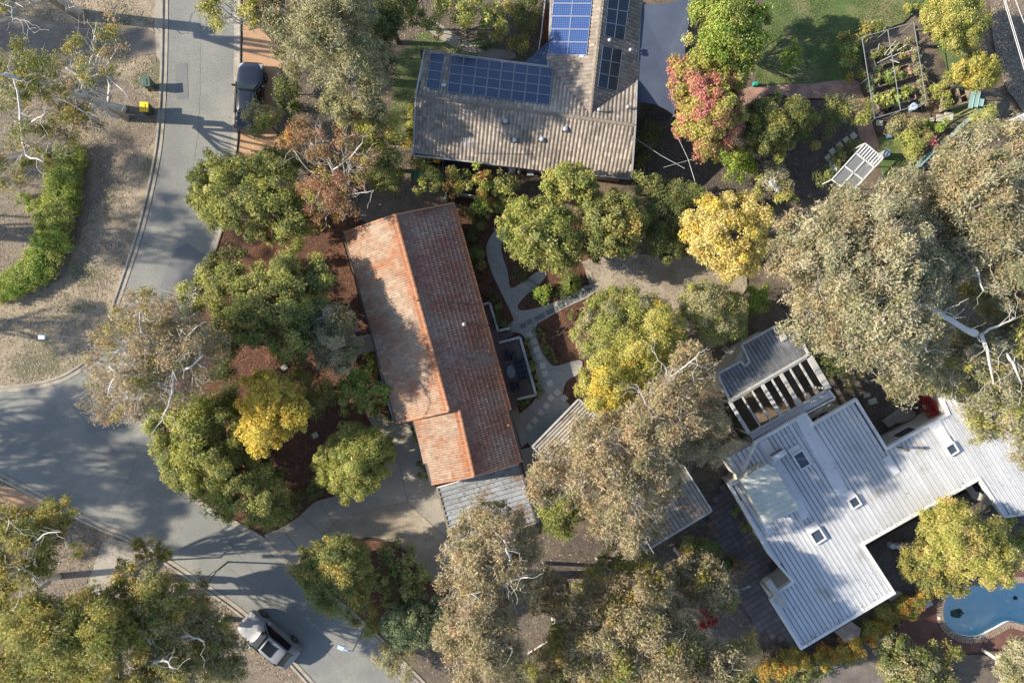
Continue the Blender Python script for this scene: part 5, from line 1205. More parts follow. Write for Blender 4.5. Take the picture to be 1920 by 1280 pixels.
    for (c, r) in wl:
        tip = c + Vector((0, 0, r * flat * (.85 if bark == 'gum' else .2)))
        pts, rs = wig(fork, tip, max(.025, trunk * .5 * min(1, r / 1.5)), .02, 5, .07); mb.tube(pts, rs, 5, cap=False)
        if twigs:
            for _ in range(nfac if bark == 'gum' else 2):
                k = rr.randint(2, 4); a_ = rr.uniform(0, 6.28); tq = c + Vector((cos(a_), sin(a_), 0)) * r * rr.uniform(.5, 1) + Vector((0, 0, r * flat * (rr.uniform(.55, 1.0) if bark == 'gum' else rr.uniform(.3, .8))))
                p2, r2 = wig(pts[k], tq, max(.018, rs[k] * .6), .01, 4, .12); mb.tube(p2, r2, 4, cap=False)
                if bark == 'gum':
                    for _ in range(2):
                        j = rr.randint(1, 3); a_ += rr.uniform(-1.2, 1.2); tt = p2[j] + Vector((cos(a_) * .8, sin(a_) * .8, .35)) * rr.uniform(.5, 1.2)
                        p3, r3 = wig(p2[j], tt, .012, .006, 3, .14); mb.tube(p3, r3, 3, cap=False)
    mb.build('limbs', B, T, smooth=True)
    if limbs:
        for lm in limbs:
            pts = [W(x, y, z) for x, y, z, r_ in lm]; rs = [q[3] for q in lm]
            P2 = []; R2 = []
            pts = [q + Vector((0, 0, .5 if twn > 5 else (-.25 if trunk > .4 else .15))) for q in pts]
            for i in range(len(pts) - 1):
                for k in range(3):
                    t = k / 3; v = pts[i].lerp(pts[i + 1], t)
                    if k: v += Vector((rr.uniform(-.07, .07), rr.uniform(-.07, .07), 0))
                    P2.append(v); R2.append((rs[i] * (1 - t) + rs[i + 1] * t) * (1.25 if twn > 5 else .72))
            P2.append(pts[-1]); R2.append(rs[-1]); mb = MB(); mb.tube(P2, R2, 7)
            for k in range(2, len(P2)):      # side branchlets
                for _ in range(1):
                    a_ = rr.uniform(0, 6.28); ln = rr.uniform(.5, 1.5); q = P2[k] + Vector((cos(a_), sin(a_), .25)) * ln
                    p3, r3 = wig(P2[k], q, max(.014, min(.035, R2[k] * .3)), .007, 4, .14); mb.tube(p3, r3, 4, cap=False)
            mb.build('limb', B, T, smooth=True)
    return T
NL = [0]
def shrub(label, pal, lumps, leaf='fine', name='shrub', cat='shrub', **k): return tree(name, label, cat, pal, lumps, leaf, trunk=.05, twigs=False, **k)
def along(pts, r, z, step=13, seed=3, wob=5):
    rg = random.Random(seed); out = []
    for (x0, y0), (x1, y1) in zip(pts[:-1], pts[1:]):
        n = max(1, int(math.hypot(x1 - x0, y1 - y0) / step))
        for k in range(n): out.append((x0 + (x1 - x0) * k / n + rg.uniform(-wob, wob), y0 + (y1 - y0) * k / n + rg.uniform(-wob, wob), r * rg.uniform(.8, 1.15), z * rg.uniform(.8, 1.1)))
    return out
# ---- left side gums
tree('gum_tree', 'pale limbed gum at the left edge with a thick leaning trunk above the hedge', 'tree', 'olive', [(25,112,34,9),(62,125,30,9),(20,165,36,9),(60,175,26,9),(18,228,34,9),(55,320,22,8),(28,300,34,9),(12,340,26,8),(78,262,24,8),(100,300,18,7)], 'gum', base=(232,205), trunk=.24, bark='gum', dens=.62, pal2='mid',
     limbs=[[(235,207,3,.26),(150,180,6,.22),(80,160,8.5,.18),(20,143,10,.13),(-20,130,10.5,.08)],[(100,298,5,.24),(50,268,7,.17),(42,225,9,.13),(38,180,10.5,.09),(30,150,11,.05)],[(45,240,8,.10),(75,222,9.5,.06),(88,215,10,.03)],[(45,258,8,.1),(52,292,9,.07),(85,305,10,.04)]])
tree('gum_tree', 'gum with twisting white limbs between the left driveway and the hedge', 'tree', 'olive', [(195,52,32,10),(215,80,22,10),(150,95,28,10),(120,140,30,9),(175,125,30,10),(105,185,26,8),(140,190,24,8),(128,235,34,8),(165,240,22,8),(110,262,22,8),(150,215,20,8)], 'gum', base=(238,222), trunk=.2, bark='gum', dens=.5, pal2='silver',
     limbs=[[(224,221,5,.19),(200,205,6.5,.17),(172,190,7.5,.15),(158,168,8.5,.12),(152,142,9.5,.09),(128,130,10.5,.06)],[(205,252,6,.1),(185,228,8,.07),(150,205,9,.04)],[(165,145,9,.07),(200,142,9.5,.05),(243,182,10,.03)],[(178,60,10.5,.05),(183,75,10,.07),(166,145,8,.08)]])
shrub('sprawling bright green hedge running down the left verge', 'lime', along([(132,285),(118,340),(112,400),(100,450),(82,490),(60,515),(10,540),(-20,548)], 22, .7, 8) + along([(108,330),(98,400),(84,450),(64,480)], 18, .6, 12) + [(42,375,12,.4),(70,385,16,.5)], 'fine', name='hedge', cat='hedge', pal2='fresh', flat=.5, mix2=.5)
shrub('bright lime shrub with red flower specks at the foot of the left gums', 'lime', [(62,135,20,1.3),(75,160,18,1.3),(90,122,16,1.4)], pal2='mid')
T = tree('gum_tree', 'huge gum whose bare trunk base enters at the top left corner', 'tree', 'olive', [(-60,-60,60,12),(-10,-90,50,12),(-100,0,50,12),(8,5,16,10)], 'gum', base=(150,28), trunk=.34, bark='gum', dens=.6, limbs=[[(147,26,.4,.44),(138,18,1.3,.36),(120,4,3,.32),(100,-12,4.5,.28)],[(-5,8,8.5,.1),(25,15,8.3,.05),(28,38,8,.035),(48,40,8,.02),(65,62,8,.012)]])
tree('gum_tree', 'broad silver gum with a fan of white branches beside the road junction', 'tree', 'silver', fillp([(165,640),(200,590),(235,545),(300,540),(335,560),(385,600),(430,640),(432,660),(405,690),(395,730),(370,770),(330,760),(300,770),(255,790),(215,795),(170,780),(160,745),(175,700),(150,665)], 34, 8.5, 11.5, 4), 'gum', base=(402,622), trunk=.28, bark='gum', dens=.34, twn=7, pal2='olive', mix2=.2,
     limbs=[[(394,628,5,.26),(360,648,6.5,.22),(325,662,8,.18),(297,665,9,.15),(283,685,10,.13),(262,697,10.8,.11),(235,700,11.2,.10),(216,685,11.6,.05)],[(293,665,9,.1),(291,640,10,.08),(275,620,11,.06),(272,585,11.6,.04)],[(300,662,9,.07),(325,690,10,.05),(335,700,10.5,.05),(332,735,11,.045),(325,760,11.3,.03),(305,795,11,.02)],[(335,695,10,.07),(365,688,10.8,.05),(390,665,11.2,.03)],[(240,700,11,.06),(250,740,11.4,.04),(250,745,11.5,.02)],[(262,697,11,.05),(222,712,11.4,.04),(213,742,11.6,.02)],[(283,685,10,.07),(252,655,11,.05),(225,660,11.5,.03)],[(300,662,9,.06),(350,640,10.5,.04),(380,610,11.2,.02)]])
# ---- around the road, middle left
tree('street_tree', 'rounded bushy green tree overhanging the right side of the road', 'tree', 'mid', fillp([(352,345),(375,305),(430,292),(480,286),(530,300),(565,330),(590,380),(592,425),(560,458),(520,460),(480,440),(430,440),(390,415),(362,385)], 32, 3.2, 5.2, 5), 'broad', pal2='fresh', mix2=.45)
tree('rust_tree', 'thinning tree with rust red leaves and bare grey branches', 'tree', 'rust', [(655,235,22,6),(648,265,20,6),(570,255,28,5.5),(600,265,26,6),(545,265,18,5),(655,310,24,6),(690,300,18,6),(625,345,34,6),(605,375,34,6),(640,390,24,6),(580,345,22,5.5),(660,350,26,6),(615,415,20,5)], 'fine', dens=.5, trunk=.16, bark='gum', pal2='autumn', mix2=.25, limbs=[[(630,350,2,.12),(625,320,4,.10),(610,290,5.5,.08),(585,270,6.4,.04)],[(625,320,4,.08),(660,295,6,.06),(680,270,6.8,.03)],[(625,340,4,.08),(665,365,6,.05),(702,358,6.6,.02)],[(620,330,4,.08),(580,320,5.5,.05),(550,280,6.3,.02)]])
tree('gum_tree', 'large grey green gum filling the top of the photo right of the clay strip', 'tree', 'grey', fillp([(500,-40),(720,-40),(700,60),(730,120),(715,190),(690,215),(650,190),(610,165),(560,160),(530,110),(500,90),(470,60),(480,10)], 36, 8, 11, 6), 'gum', trunk=.26, bark='gum', pal2='tan2', dens=.85, base=(650,150), limbs=[[(610,85,9,.12),(600,95,10,.1),(595,110,10.6,.06)]])
tree('gum_tree', 'yellow green gum spray leaning over the top of the road', 'tree', 'ylime', [(395,12,26,10),(425,25,30,10),(450,5,30,10),(405,38,16,9.5),(470,30,20,10)], 'gum', base=(520,80), trunk=.18, bark='gum', dens=.6)
tree('garden_tree', 'grey leaved tree spreading below the large gum', 'tree', 'grey', fillp([(600,165),(655,180),(700,170),(725,200),(715,235),(670,220),(640,235),(600,210)], 26, 6, 7.5, 7), 'gum', trunk=.14, dens=.9)
tree('conifer', 'tall dark green conifer at the top edge left of the garden path', 'tree', 'dark', fillp([(690,-40),(765,-40),(760,30),(750,75),(715,90),(690,60)], 26, 4, 6, 8), 'fine', trunk=.15)
shrub('round dark blue green shrub below the top conifer', 'blue', [(705,100,28,2.6),(718,122,22,2.2),(690,125,20,2.2)])
tree('maple', 'yellow green young tree right of the rust red tree', 'tree', 'fresh', [(700,205,26,4.5),(722,225,22,4.5),(690,230,20,4.2),(715,250,24,4.4),(735,262,16,4)], 'broad', pal2='ylime')
tree('maple', 'darker green young tree just below the yellow green one', 'tree', 'mid', [(705,285,26,3.6),(730,290,22,3.4),(715,315,22,3.2)], 'broad')
shrub('rounded green shrub left of the narrow side yard', 'mid', [(725,338,24,1.6),(740,330,16,1.4),(708,335,18,1.4)])
shrub('olive shrub against the west wall of the grey tiled house', 'olive', [(778,285,24,1.4),(770,262,16,1.3),(790,300,14,1)], pal2='mid')
shrub('tall yellow green shrub beside the grey roof gutter', 'fresh', [(775,205,14,1.5),(772,230,16,1.5)])
tree('small_tree', 'pale green sapling overhanging the tail of the navy car', 'tree', 'grey', [(485,218,20,3),(500,232,20,3),(478,235,16,2.8),(510,215,16,2.8)], 'fine', trunk=.06, pal2='fresh')
shrub('dark shrub under the large gum beside the clay strip', 'dark', [(540,172,20,1.4),(552,160,16,1.3),(530,155,14,1.2)])
shrub('dark green shrubbery between the clay strip and the rust tree', 'dark', [(540,290,24,1.6),(525,310,22,1.8),(560,300,18,1.6),(500,295,18,1.5)], pal2='mid')
def spiky(label, x, y, r, n=70, h=1.0, pal='spike', seed=0, name='spiky_plant', cat='spiky plant', group=None):
    rg = random.Random(seed + int(x)); c = W(x, y); T = thing(name, label, cat, (c.x, c.y, .02), group); R_ = r / PPM; mb = MB(); cols = PAL[pal]
    for i in range(n):
        a = rg.uniform(0, 2 * pi); el = rg.uniform(.15, 1.35); l = R_ * rg.uniform(.75, 1.1) * (1.0); d = Vector((cos(a), sin(a), 0)); sd = Vector((-sin(a), cos(a), 0)); wd = .03
        b0 = c + Vector((0, 0, h * .3)); m_ = b0 + d * l * .55 * cos(el) + Vector((0, 0, l * sin(el) * .8)); t_ = b0 + d * l * (cos(el) * .6 + .4) + Vector((0, 0, l * sin(el) * .7 - .1))
        k = rg.uniform(.7, 1.25); col = tuple(q * k for q in rg.choice(cols))
        mb.add([b0 - sd * wd, b0 + sd * wd, m_ + sd * wd, m_ - sd * wd, t_], [(0, 1, 2, 3), (3, 2, 4)], col)
    mb.build('fronds', M['leafv'], T, colors=True); mb = MB(); mb.tube([c, c + Vector((0, 0, h * .35))], [.09, .06], 7); mb.build('stem', M['bark'], T)
spiky('spiky cabbage palm rosette nearest the car on the clay strip edge', 532, 200, 17, h=1.4)
spiky('brightest spiky cabbage palm rosette beside the first one', 558, 208, 20, n=90, h=1.6)
spiky('small spiky rosette below the two cabbage palms', 552, 235, 15, h=1)
spiky('large fountain grass tree with arching lime leaves on the gravel island', 1069, 533, 27, n=260, h=1.0, pal='lime')
# row of small maples
for lb, pal, p2, lm in (('first maple of the row, bright green, left of the fence', 'fresh', None, [(805,325,15,2.6),(800,345,14,2.4),(820,350,14,2.4),(790,358,10,2),(812,338,14,3),(835,345,10,2)]),
    ('second maple of the row with orange tips', 'autumn', 'fresh', [(858,322,16,2.8),(850,342,14,2.6),(875,335,14,2.8),(870,352,12,2.3),(845,360,10,2)]),
    ('third maple of the row with yellow and red tips', 'autumn', 'lime', [(900,325,14,3),(895,345,15,2.8),(912,338,12,3),(918,352,12,2.6),(905,360,10,2.2)]),
    ('fourth maple of the row, deep green', 'mid', 'fresh', [(940,335,14,2.8),(950,348,15,2.7),(930,350,12,2.5),(965,352,12,2.4),(945,362,10,2)]),
    ('low lime green maple standing in front of the fence below the row', 'lime', 'fresh', [(903,378,12,1.8),(898,392,13,1.6),(915,398,10,1.5),(905,368,9,1.8)])):
    tree('maple', lb, 'tree', pal, lm, 'broad', trunk=.05, pal2=p2, mix2=.35, dens=.8, group='row of small maples')
shrub('small shrub with orange leaves beside the lime maple', 'autumn', [(922,380,8,.8),(935,385,12,1),(940,372,10,1)], pal2='fresh')
# front garden
tree('garden_tree', 'broad mid green tree west of the tiled house, its right half lighter', 'tree', 'mid', fillp([(395,520),(430,495),(480,500),(520,475),(570,490),(620,478),(622,520),(610,570),(600,620),(570,680),(530,685),(500,640),(470,650),(430,640),(400,600),(380,560)], 32, 4.2, 6.2, 9), 'broad', trunk=.2, pal2='fresh', mix2=.35)
tree('garden_tree', 'dark green tree at the kerb where the silver gum begins', 'tree', 'dark', [(365,548,26,3.6),(395,520,24,3.5),(355,580,22,3.2),(415,490,20,3),(440,480,18,3),(345,605,16,3)], 'broad', pal2='fresh', mix2=.3)
tree('garden_tree', 'lime green tree tucked below the big silver gum on the kerb side', 'tree', 'dark', [(430,620,30,3),(470,640,30,3),(445,660,22,2.8),(410,690,18,2.6)], 'broad')
tree('gum_tree', 'small grey leaved gum touching the west eave of the tiled house', 'tree', 'grey', fillp([(595,580),(630,568),(665,590),(680,630),(670,665),(650,695),(620,700),(590,670),(588,625)], 24, 4.6, 6, 10), 'gum', trunk=.12, bark='gum', dens=1.0, pal2='tan2')
tree('maple', 'bright lime green tree below the entry path', 'tree', 'lime', [(655,710,20,2.6),(680,705,22,2.8),(700,735,24,2.8),(670,745,26,2.9),(690,765,18,2.5),(640,725,14,2.2),(655,765,14,2.2)], 'big', trunk=.08, pal2='fresh')
tree('yellow_tree', 'golden yellow tree in the middle of the front garden', 'tree', 'yellow', fillp([(450,735),(475,697),(522,700),(552,730),(582,760),(575,800),(535,822),(502,858),(474,845),(447,818),(460,780)], 22, 4.8, 6.6, 11), 'broad', trunk=.12)
tree('garden_tree', 'olive green tree right of the golden one', 'tree', 'olive', [(560,725,24,3.4),(590,725,24,3.4),(610,740,18,3),(575,755,24,3.4),(545,705,16,3)], 'fine', pal2='mid', mix2=.4)
tree('garden_tree', 'yellow green feathery tree next to the driveway', 'tree', 'fresh', fillp([(590,850),(625,820),(650,795),(690,805),(735,815),(742,850),(725,890),(690,935),(660,950),(640,925),(600,910)], 24, 2.4, 4.0, 12), 'fine', trunk=.12, pal2='ylime')
tree('garden_tree', 'large rounded bright tree bulging over the road corner', 'tree', 'fresh', fillp([(272,775),(310,745),(370,740),(420,750),(455,790),(460,830),(490,860),(530,900),(540,960),(510,985),(450,975),(400,960),(350,930),(310,895),(298,850),(280,810)], 34, 3, 4.8, 13), 'broad', trunk=.22, pal2='mid', mix2=.35)
shrub('dark green mass of shrubs between the silver gum and the golden tree', 'dark', [(430,730,26,2.5),(445,775,26,2.6),(470,820,24,2.4),(420,700,20,2.2),(490,850,20,2)], pal2='mid')
shrub('round blue green shrub at the driveway mouth', 'blue', [(505,925,26,1.8),(515,900,20,1.6),(490,945,20,1.5)], pal2='mid')
shrub('lime edged shrub against the kerb at the driveway mouth', 'fresh', [(470,960,20,1.4),(495,968,18,1.2),(530,975,14,.8)])
shrub('strappy green shrubs beside the entry path', 'fresh', [(690,680,13,.7),(705,672,10,.7),(680,700,12,.7),(712,695,9,.6)], 'big')
shrub('dark shrubs along the west wall of the tiled house', 'dark', [(715,720,14,.8),(722,750,12,.8),(730,775,12,.8),(705,770,12,.7)], pal2='mid')
shrub('narrow green shrub against the lower west wall', 'mid', [(797,885,12,1),(792,875,9,.8)])
shrub('small dark shrub in the notch of the tiled house', 'mid', [(776,805,9,.8),(780,818,7,.7)])
shrub('dark low shrubs on the bank between garden and driveway', 'dark', [(590,915,14,.7),(570,930,14,.7),(615,905,12,.7),(550,945,10,.5)])
# lower left gums
tree('gum_tree', 'olive gum at the left edge with fine white limbs reaching the road', 'tree', 'olive', fillp([(-40,940),(60,960),(110,935),(150,950),(130,990),(95,1010),(110,1050),(90,1080),(40,1100),(-40,1110)], 30, 8, 10.5, 14), 'gum', trunk=.2, bark='gum', base=(110,1080), dens=.8, pal2='fresh', mix2=.15, limbs=[[(85,1085,7,.14),(60,1060,8.5,.11),(58,1020,10,.08),(85,1000,11,.05),(118,995,11.4,.03)],[(5,1045,9,.08),(15,1000,10.5,.05),(22,975,11,.04)],[(60,1055,9,.08),(40,1080,10,.05)]])
tree('gum_tree', 'sprawling golden olive gum filling the bottom left corner', 'tree', 'olive', fillp([(-40,1110),(40,1120),(80,1110),(120,1130),(190,1090),(235,1095),(240,1150),(270,1210),(255,1290),(100,1292),(-40,1280)], 36, 8, 12, 15), 'gum', trunk=.26, bark='gum', base=(240,1080), dens=1.0, pal2='ylime', mix2=.25, limbs=[[(95,1090,6,.2),(70,1110,8,.18),(30,1140,10,.14)],[(75,1105,8,.1),(60,1070,10,.07),(40,1065,11,.04)]])
tree('gum_tree', 'olive gum at the bottom with pale bare limbs, right of the corner gum', 'tree', 'olive', fillp([(200,1090),(260,1060),(320,1070),(345,1110),(375,1150),(350,1200),(370,1260),(362,1295),(240,1295),(260,1210)], 33, 7, 10, 16), 'gum', trunk=.22, bark='gum', base=(330,1110), dens=.85, pal2='grey', mix2=.25, limbs=[[(240,1185,8,.16),(262,1170,9,.12),(285,1205,10,.06)],[(290,1240,9,.12),(310,1235,10,.1),(330,1250,10.5,.05)]])
tree('gum_tree', 'thin grey green gum crown left of the silver car', 'tree', 'grey', fillp([(330,1110),(385,1120),(420,1150),(450,1190),(465,1250),(440,1300),(370,1300),(350,1200)], 28, 5, 7, 17), 'gum', trunk=.16, bark='gum', base=(420,1160), dens=.62, pal2='olive', limbs=[[(325,1195,8,.13),(355,1188,9,.08),(385,1200,9.5,.05)]])
shrub('small tuft of gum foliage hanging over the kerb of the lower driveway', 'olive', [(272,1022,18,5),(262,1035,12,5),(318,1040,14,5),(302,1028,12,5),(290,1045,12,5),(230,1060,12,5)], 'gum', name='gum_sapling', cat='tree', base=(300,1050))
shrub('thin twiggy tuft over the road edge below the lower driveway', 'grey', [(372,1085,14,4),(388,1092,10,4),(380,1105,9,4)], 'gum', name='gum_sapling', cat='tree', dens=.6)
shrub('small yellow bush among rocks left of the lower driveway', 'ylime', [(140,1032,12,.6),(95,940,10,.6)])
# bottom middle
tree('garden_tree', 'fuzzy green tree on the island bed beside the driveway mouth', 'tree', 'mid', fillp([(552,1040),(590,1015),(640,1005),(685,1015),(700,1060),(695,1110),(660,1145),(630,1155),(590,1130),(560,1100)], 28, 3.8, 5.4, 18), 'fine', trunk=.13, pal2='olive', mix2=.3)
tree('garden_tree', 'bright green dense shrubby tree at the driveway turning circle', 'tree', 'mid', [(745,1045,28,2.2),(765,1075,32,2.6),(745,1105,30,2.5),(730,1075,26,2.3),(775,1110,26,2.2)], 'big', trunk=.09)
tree('garden_tree', 'dark blue green shrubby tree below the turning circle', 'tree', 'blue', fillp([(715,1140),(760,1125),(810,1110),(838,1130),(830,1165),(800,1200),(760,1215),(720,1195)], 24, 2.4, 3.6, 19), 'fine', trunk=.09)
shrub('brown tinged shrub between the island tree and the blue green one', 'olive', [(680,1150,20,2),(690,1175,18,1.8),(705,1130,16,1.8)], dens=.7)
shrub('thin shrub over the kerb near the lower street lamp', 'grey', [(715,1225,16,1.6),(735,1240,20,1.8),(750,1262,22,1.8),(760,1225,16,1.5)], dens=.6)
tree('gum_tree', 'tan gum with a white forked trunk over the zinc carport', 'tree', 'tan', fillp([(825,1030),(850,990),(890,940),(930,938),(985,960),(1010,1000),(1020,1050),(1000,1100),(960,1130),(970,1180),(985,1240),(980,1330),(860,1330),(850,1250),(812,1200),(840,1150),(825,1100)], 32, 9, 13, 20), 'gum', trunk=.25, bark='gum', base=(948,1080), dens=.85, pal2='silver', mix2=.2,
     limbs=[[(925,1150,9,.16),(935,1115,10,.17),(940,1100,11,.16),(958,1060,12.6,.12),(955,1040,13.2,.09),(945,1010,13.8,.05)],[(940,1100,11,.11),(960,1085,12.6,.08),(990,1080,13.4,.04)],[(938,1105,11,.08),(905,1125,12.5,.05),(885,1110,13,.04)],[(865,1035,12,.05),(850,1020,12.6,.04),(835,1018,12.8,.02)],[(925,1200,11,.07),(935,1215,12,.05),(960,1212,12.6,.03)]])
tree('gum_tree', 'great tan gum spreading over the two weathered sheds', 'tree', 'tan', fillp([(1002,860),(1030,840),(1080,800),(1068,765),(1110,775),(1155,775),(1200,735),(1235,690),(1262,650),(1330,640),(1340,690),(1330,740),(1370,790),(1368,840),(1340,880),(1300,865),(1275,880),(1270,930),(1245,955),(1245,1000),(1200,1045),(1160,1035),(1110,1005),(1090,970),(1050,940),(990,950),(990,890)], 34, 9.5, 13.5, 21), 'gum', trunk=.32, bark='gum', base=(1150,830), dens=.74, pal2='silver', mix2=.35,
     limbs=[[(1165,880,8,.2),(1192,855,10,.17),(1215,830,11.5,.1)],[(1250,700,12,.05),(1240,680,13,.03),(1225,660,13.3,.02)],[(1260,705,12,.06),(1290,680,13.2,.04),(1310,660,13.6,.02)],[(1180,900,11,.06),(1182,915,12,.05),(1178,925,12.4,.03)],[(1215,760,12.5,.05),(1200,735,13,.04),(1190,720,13.4,.02)]])
shrub('bright green rounded tree between the carport and the dark path', 'fresh', [(1035,950,26,2.8),(1065,945,22,2.6),(1050,975,26,2.8),(1045,1000,18,2.4),(1075,965,18,2.4)], name='garden_tree', cat='tree', pal2='mid')
shrub('dark green bush at the bend of the dark path', 'dark', [(1150,1055,20,1.2),(1135,1070,14,1),(1170,1060,16,1.1)])
tree('gum_tree', 'wide tan gum spreading across the bottom of the photo right of centre', 'tree', 'tan', fillp([(1010,1230),(1045,1165),(1070,1120),(1095,1075),(1150,1100),(1190,1060),(1240,1060),(1270,1100),(1290,1150),(1330,1200),(1380,1180),(1420,1200),(1420,1330),(1000,1330)], 36, 7, 10, 22), 'gum', trunk=.26, bark='gum', base=(1190,1130), dens=1.0, pal2='olive', mix2=.3)
tree('gum_tree', 'smaller tan gum below the garage corner', 'tree', 'tan', fillp([(1245,1040),(1290,1030),(1330,1050),(1375,1080),(1380,1130),(1340,1160),(1300,1130),(1265,1100)], 28, 6, 8, 23), 'gum', trunk=.16, bark='gum', dens=1.0, pal2='olive')
tree('gum_tree', 'brown green sapling under the garage edge', 'tree', 'olive', [(1180,1035,20,4),(1210,1050,20,4),(1150,1015,16,4)], 'gum', trunk=.08, pal2='tan')
shrub('dull red leaved shrub beside the courtyard at the bottom', 'red', [(1325,1160,15,1.2),(1340,1150,12,1.2),(1312,1170,10,1)])
spiky('spiky agave like plant beside the dark paved courtyard', 1368, 1048, 20, n=110, h=.7)
shrub('grassy dark shrub left of the spiky plant', 'dark', [(1325,1030,22,1),(1310,1010,18,1),(1345,1045,16,1)], pal2='spike')
shrub('leafy climber on the north wall side of the courtyard', 'fresh', [(1398,985,8,1),(1404,990,8,1),(1385,960,10,.8)])
tree('small_tree', 'pale dead frond pile by the courtyard edge', 'shrub', 'rust', [(1385,1068,12,1),(1372,1076,12,1),(1397,1058,8,1)], 'fine', trunk=.04, twigs=False, dens=.6)
shrub('lower bush beneath the bottom gum with yellow green leaves', 'ylime', [(985,1260,24,3),(1005,1275,20,3)])
# centre right garden
tree('garden_tree', 'pale green tree at the corner of the grey tiled house', 'tree', 'fresh', fillp([(1012,345),(1040,310),(1075,303),(1110,325),(1125,350),(1105,378),(1070,370),(1040,375)], 22, 4.5, 6, 24), 'broad', trunk=.1, pal2='ylime', mix2=.3)
tree('garden_tree', 'broad light green tree over the gravel paths', 'tree', 'fresh', fillp([(935,400),(965,380),(1010,375),(1050,390),(1085,410),(1090,470),(1075,510),(1050,515),(1020,500),(985,490),(950,465),(935,430)], 26, 4, 6, 25), 'broad', trunk=.15, pal2='mid', mix2=.4)
tree('garden_tree', 'darker round green tree right of the light green one', 'tree', 'mid', fillp([(1080,380),(1120,360),(1180,365),(1215,390),(1212,440),(1180,470),(1140,480),(1110,490),(1085,450)], 26, 4, 6, 26), 'broad', trunk=.15, pal2='olive', mix2=.35)
tree('garden_tree', 'small pale green tree near the south east corner of the grey roof', 'tree', 'mid', [(1210,335,18,3.6),(1222,350,16,3.4),(1200,352,14,3.3)], 'broad', trunk=.07, pal2='fresh')
tree('garden_tree', 'dull green tree between the round tree and the pale yellow one', 'tree', 'dark', fillp([(1215,370),(1250,340),(1310,345),(1330,370),(1290,390),(1275,430),(1285,480),(1250,490),(1215,470),(1210,420)], 24, 3, 4, 27), 'fine', trunk=.1, pal2='mid', mix2=.4)
tree('yellow_tree', 'pale golden tree at the edge of the tan gravel yard', 'tree', 'pale', fillp([(1272,420),(1290,385),(1330,365),(1380,358),(1430,370),(1452,410),(1440,460),(1415,520),(1390,510),(1370,528),(1340,500),(1305,485),(1282,455)], 26, 4, 6, 28), 'broad', trunk=.14, pal2='yellow', mix2=.3)
shrub('lime green shrub right of the grey leaved tree', 'lime', [(1408,560,20,2),(1422,545,16,2),(1400,585,14,1.8),(1425,575,14,1.8)], 'broad', pal2='mid', name='small_tree', cat='tree')
tree('garden_tree', 'soft grey green tree at the south side of the gravel yard', 'tree', 'grey', fillp([(1270,560),(1300,525),(1340,530),(1385,550),(1395,590),(1380,630),(1340,650),(1310,620),(1280,600)], 26, 4, 6, 29), 'fine', trunk=.12, pal2='fresh', mix2=.3)
tree('garden_tree', 'speckled grey and green tree above the great tan gum', 'tree', 'fresh', fillp([(1080,640),(1085,600),(1110,560),(1150,540),(1200,545),(1250,560),(1260,600),(1220,620),(1180,640),(1150,660),(1110,680)], 28, 4.4, 6, 30), 'fine', trunk=.13, pal2='grey', mix2=.5)
tree('yellow_tree', 'yellow leaved tree between the speckled tree and the great tan gum', 'tree', 'ylime', fillp([(1190,600),(1250,560),(1275,600),(1290,650),(1240,690),(1205,745),(1150,785),(1100,770),(1080,710),(1115,665),(1160,640)], 26, 5.5, 7.5, 31), 'fine', trunk=.12, pal2='yellow', mix2=.35)
shrub('small lime shrub on the gravel island', 'lime', [(1018,552,13,.6),(1022,545,8,.7)])
shrub('round dark shrub beside the east gutter of the tiled house', 'dark', [(893,487,17,1.0)], pal2='mid')
shrub('green tufts in the gravel island left of the grass tree', 'dark', [(1000,560,9,.35),(1038,545,10,.35),(975,512,12,.4),(1060,552,9,.4)], 'gum')
shrub('strappy green border along the square mulch bed', 'mid', [(1008,620,7,.35),(1014,632,7,.35),(1022,645,7,.35),(1030,660,8,.35),(1038,672,8,.35),(1072,590,8,.4),(1080,600,8,.4)], 'gum', name='border_plants', cat='plants')
shrub('dark strappy plants between the deck and the gravel path', 'dark', [(928,580,10,.5),(936,600,11,.5),(945,612,9,.5),(922,560,9,.5)], 'gum', name='border_plants', cat='plants', pal2='mid')
shrub('low green planting following the east edge of the deck', 'mid', [(982,640,8,.5),(988,660,9,.5),(996,690,9,.5),(1004,715,9,.5),(1008,735,8,.5),(995,750,9,.4),(978,758,8,.4)], name='border_plants', cat='plants', pal2='dark')
shrub('dark climber in the bed north of the tiled house east side', 'dark', [(880,400,16,.6),(900,425,14,.5),(880,440,10,.5)])
# upper right
tree('maple', 'large lime green maple at the top right of the shade sail', 'tree', 'lime', fillp([(1290,30),(1310,-40),(1430,-40),(1440,50),(1420,100),(1400,150),(1380,160),(1370,120),(1330,115),(1300,105)], 28, 4.5, 6.5, 32), 'broad', trunk=.16, pal2='fresh', mix2=.4)
tree('maple', 'pink and green autumn maple overlapping the shade sail', 'tree', 'pink', fillp([(1245,120),(1290,108),(1350,112),(1385,140),(1392,190),(1385,240),(1350,290),(1310,300),(1290,270),(1255,235),(1275,190),(1250,160)], 24, 4, 6, 33), 'broad', trunk=.13, pal2='ylime', mix2=.45)
shrub('bright lime round shrub below the pink maple', 'lime', [(1380,300,22,1.8),(1400,295,18,1.7),(1370,318,16,1.5),(1395,318,16,1.5)], 'broad', name='small_tree', cat='tree')
tree('garden_tree', 'wide dark olive tree right of the pink maple', 'tree', 'dark', fillp([(1395,215),(1420,185),(1480,180),(1515,200),(1510,240),(1480,270),(1440,295),(1405,290),(1390,250)], 25, 3, 4.4, 34), 'fine', trunk=.12, pal2='ylime', mix2=.35)
tree('small_tree', 'small yellow green tree at the lower edge of the olive tree', 'tree', 'ylime', [(1440,275,20,3),(1465,270,18,3),(1455,290,16,2.8)], 'broad', trunk=.07, pal2='mid')
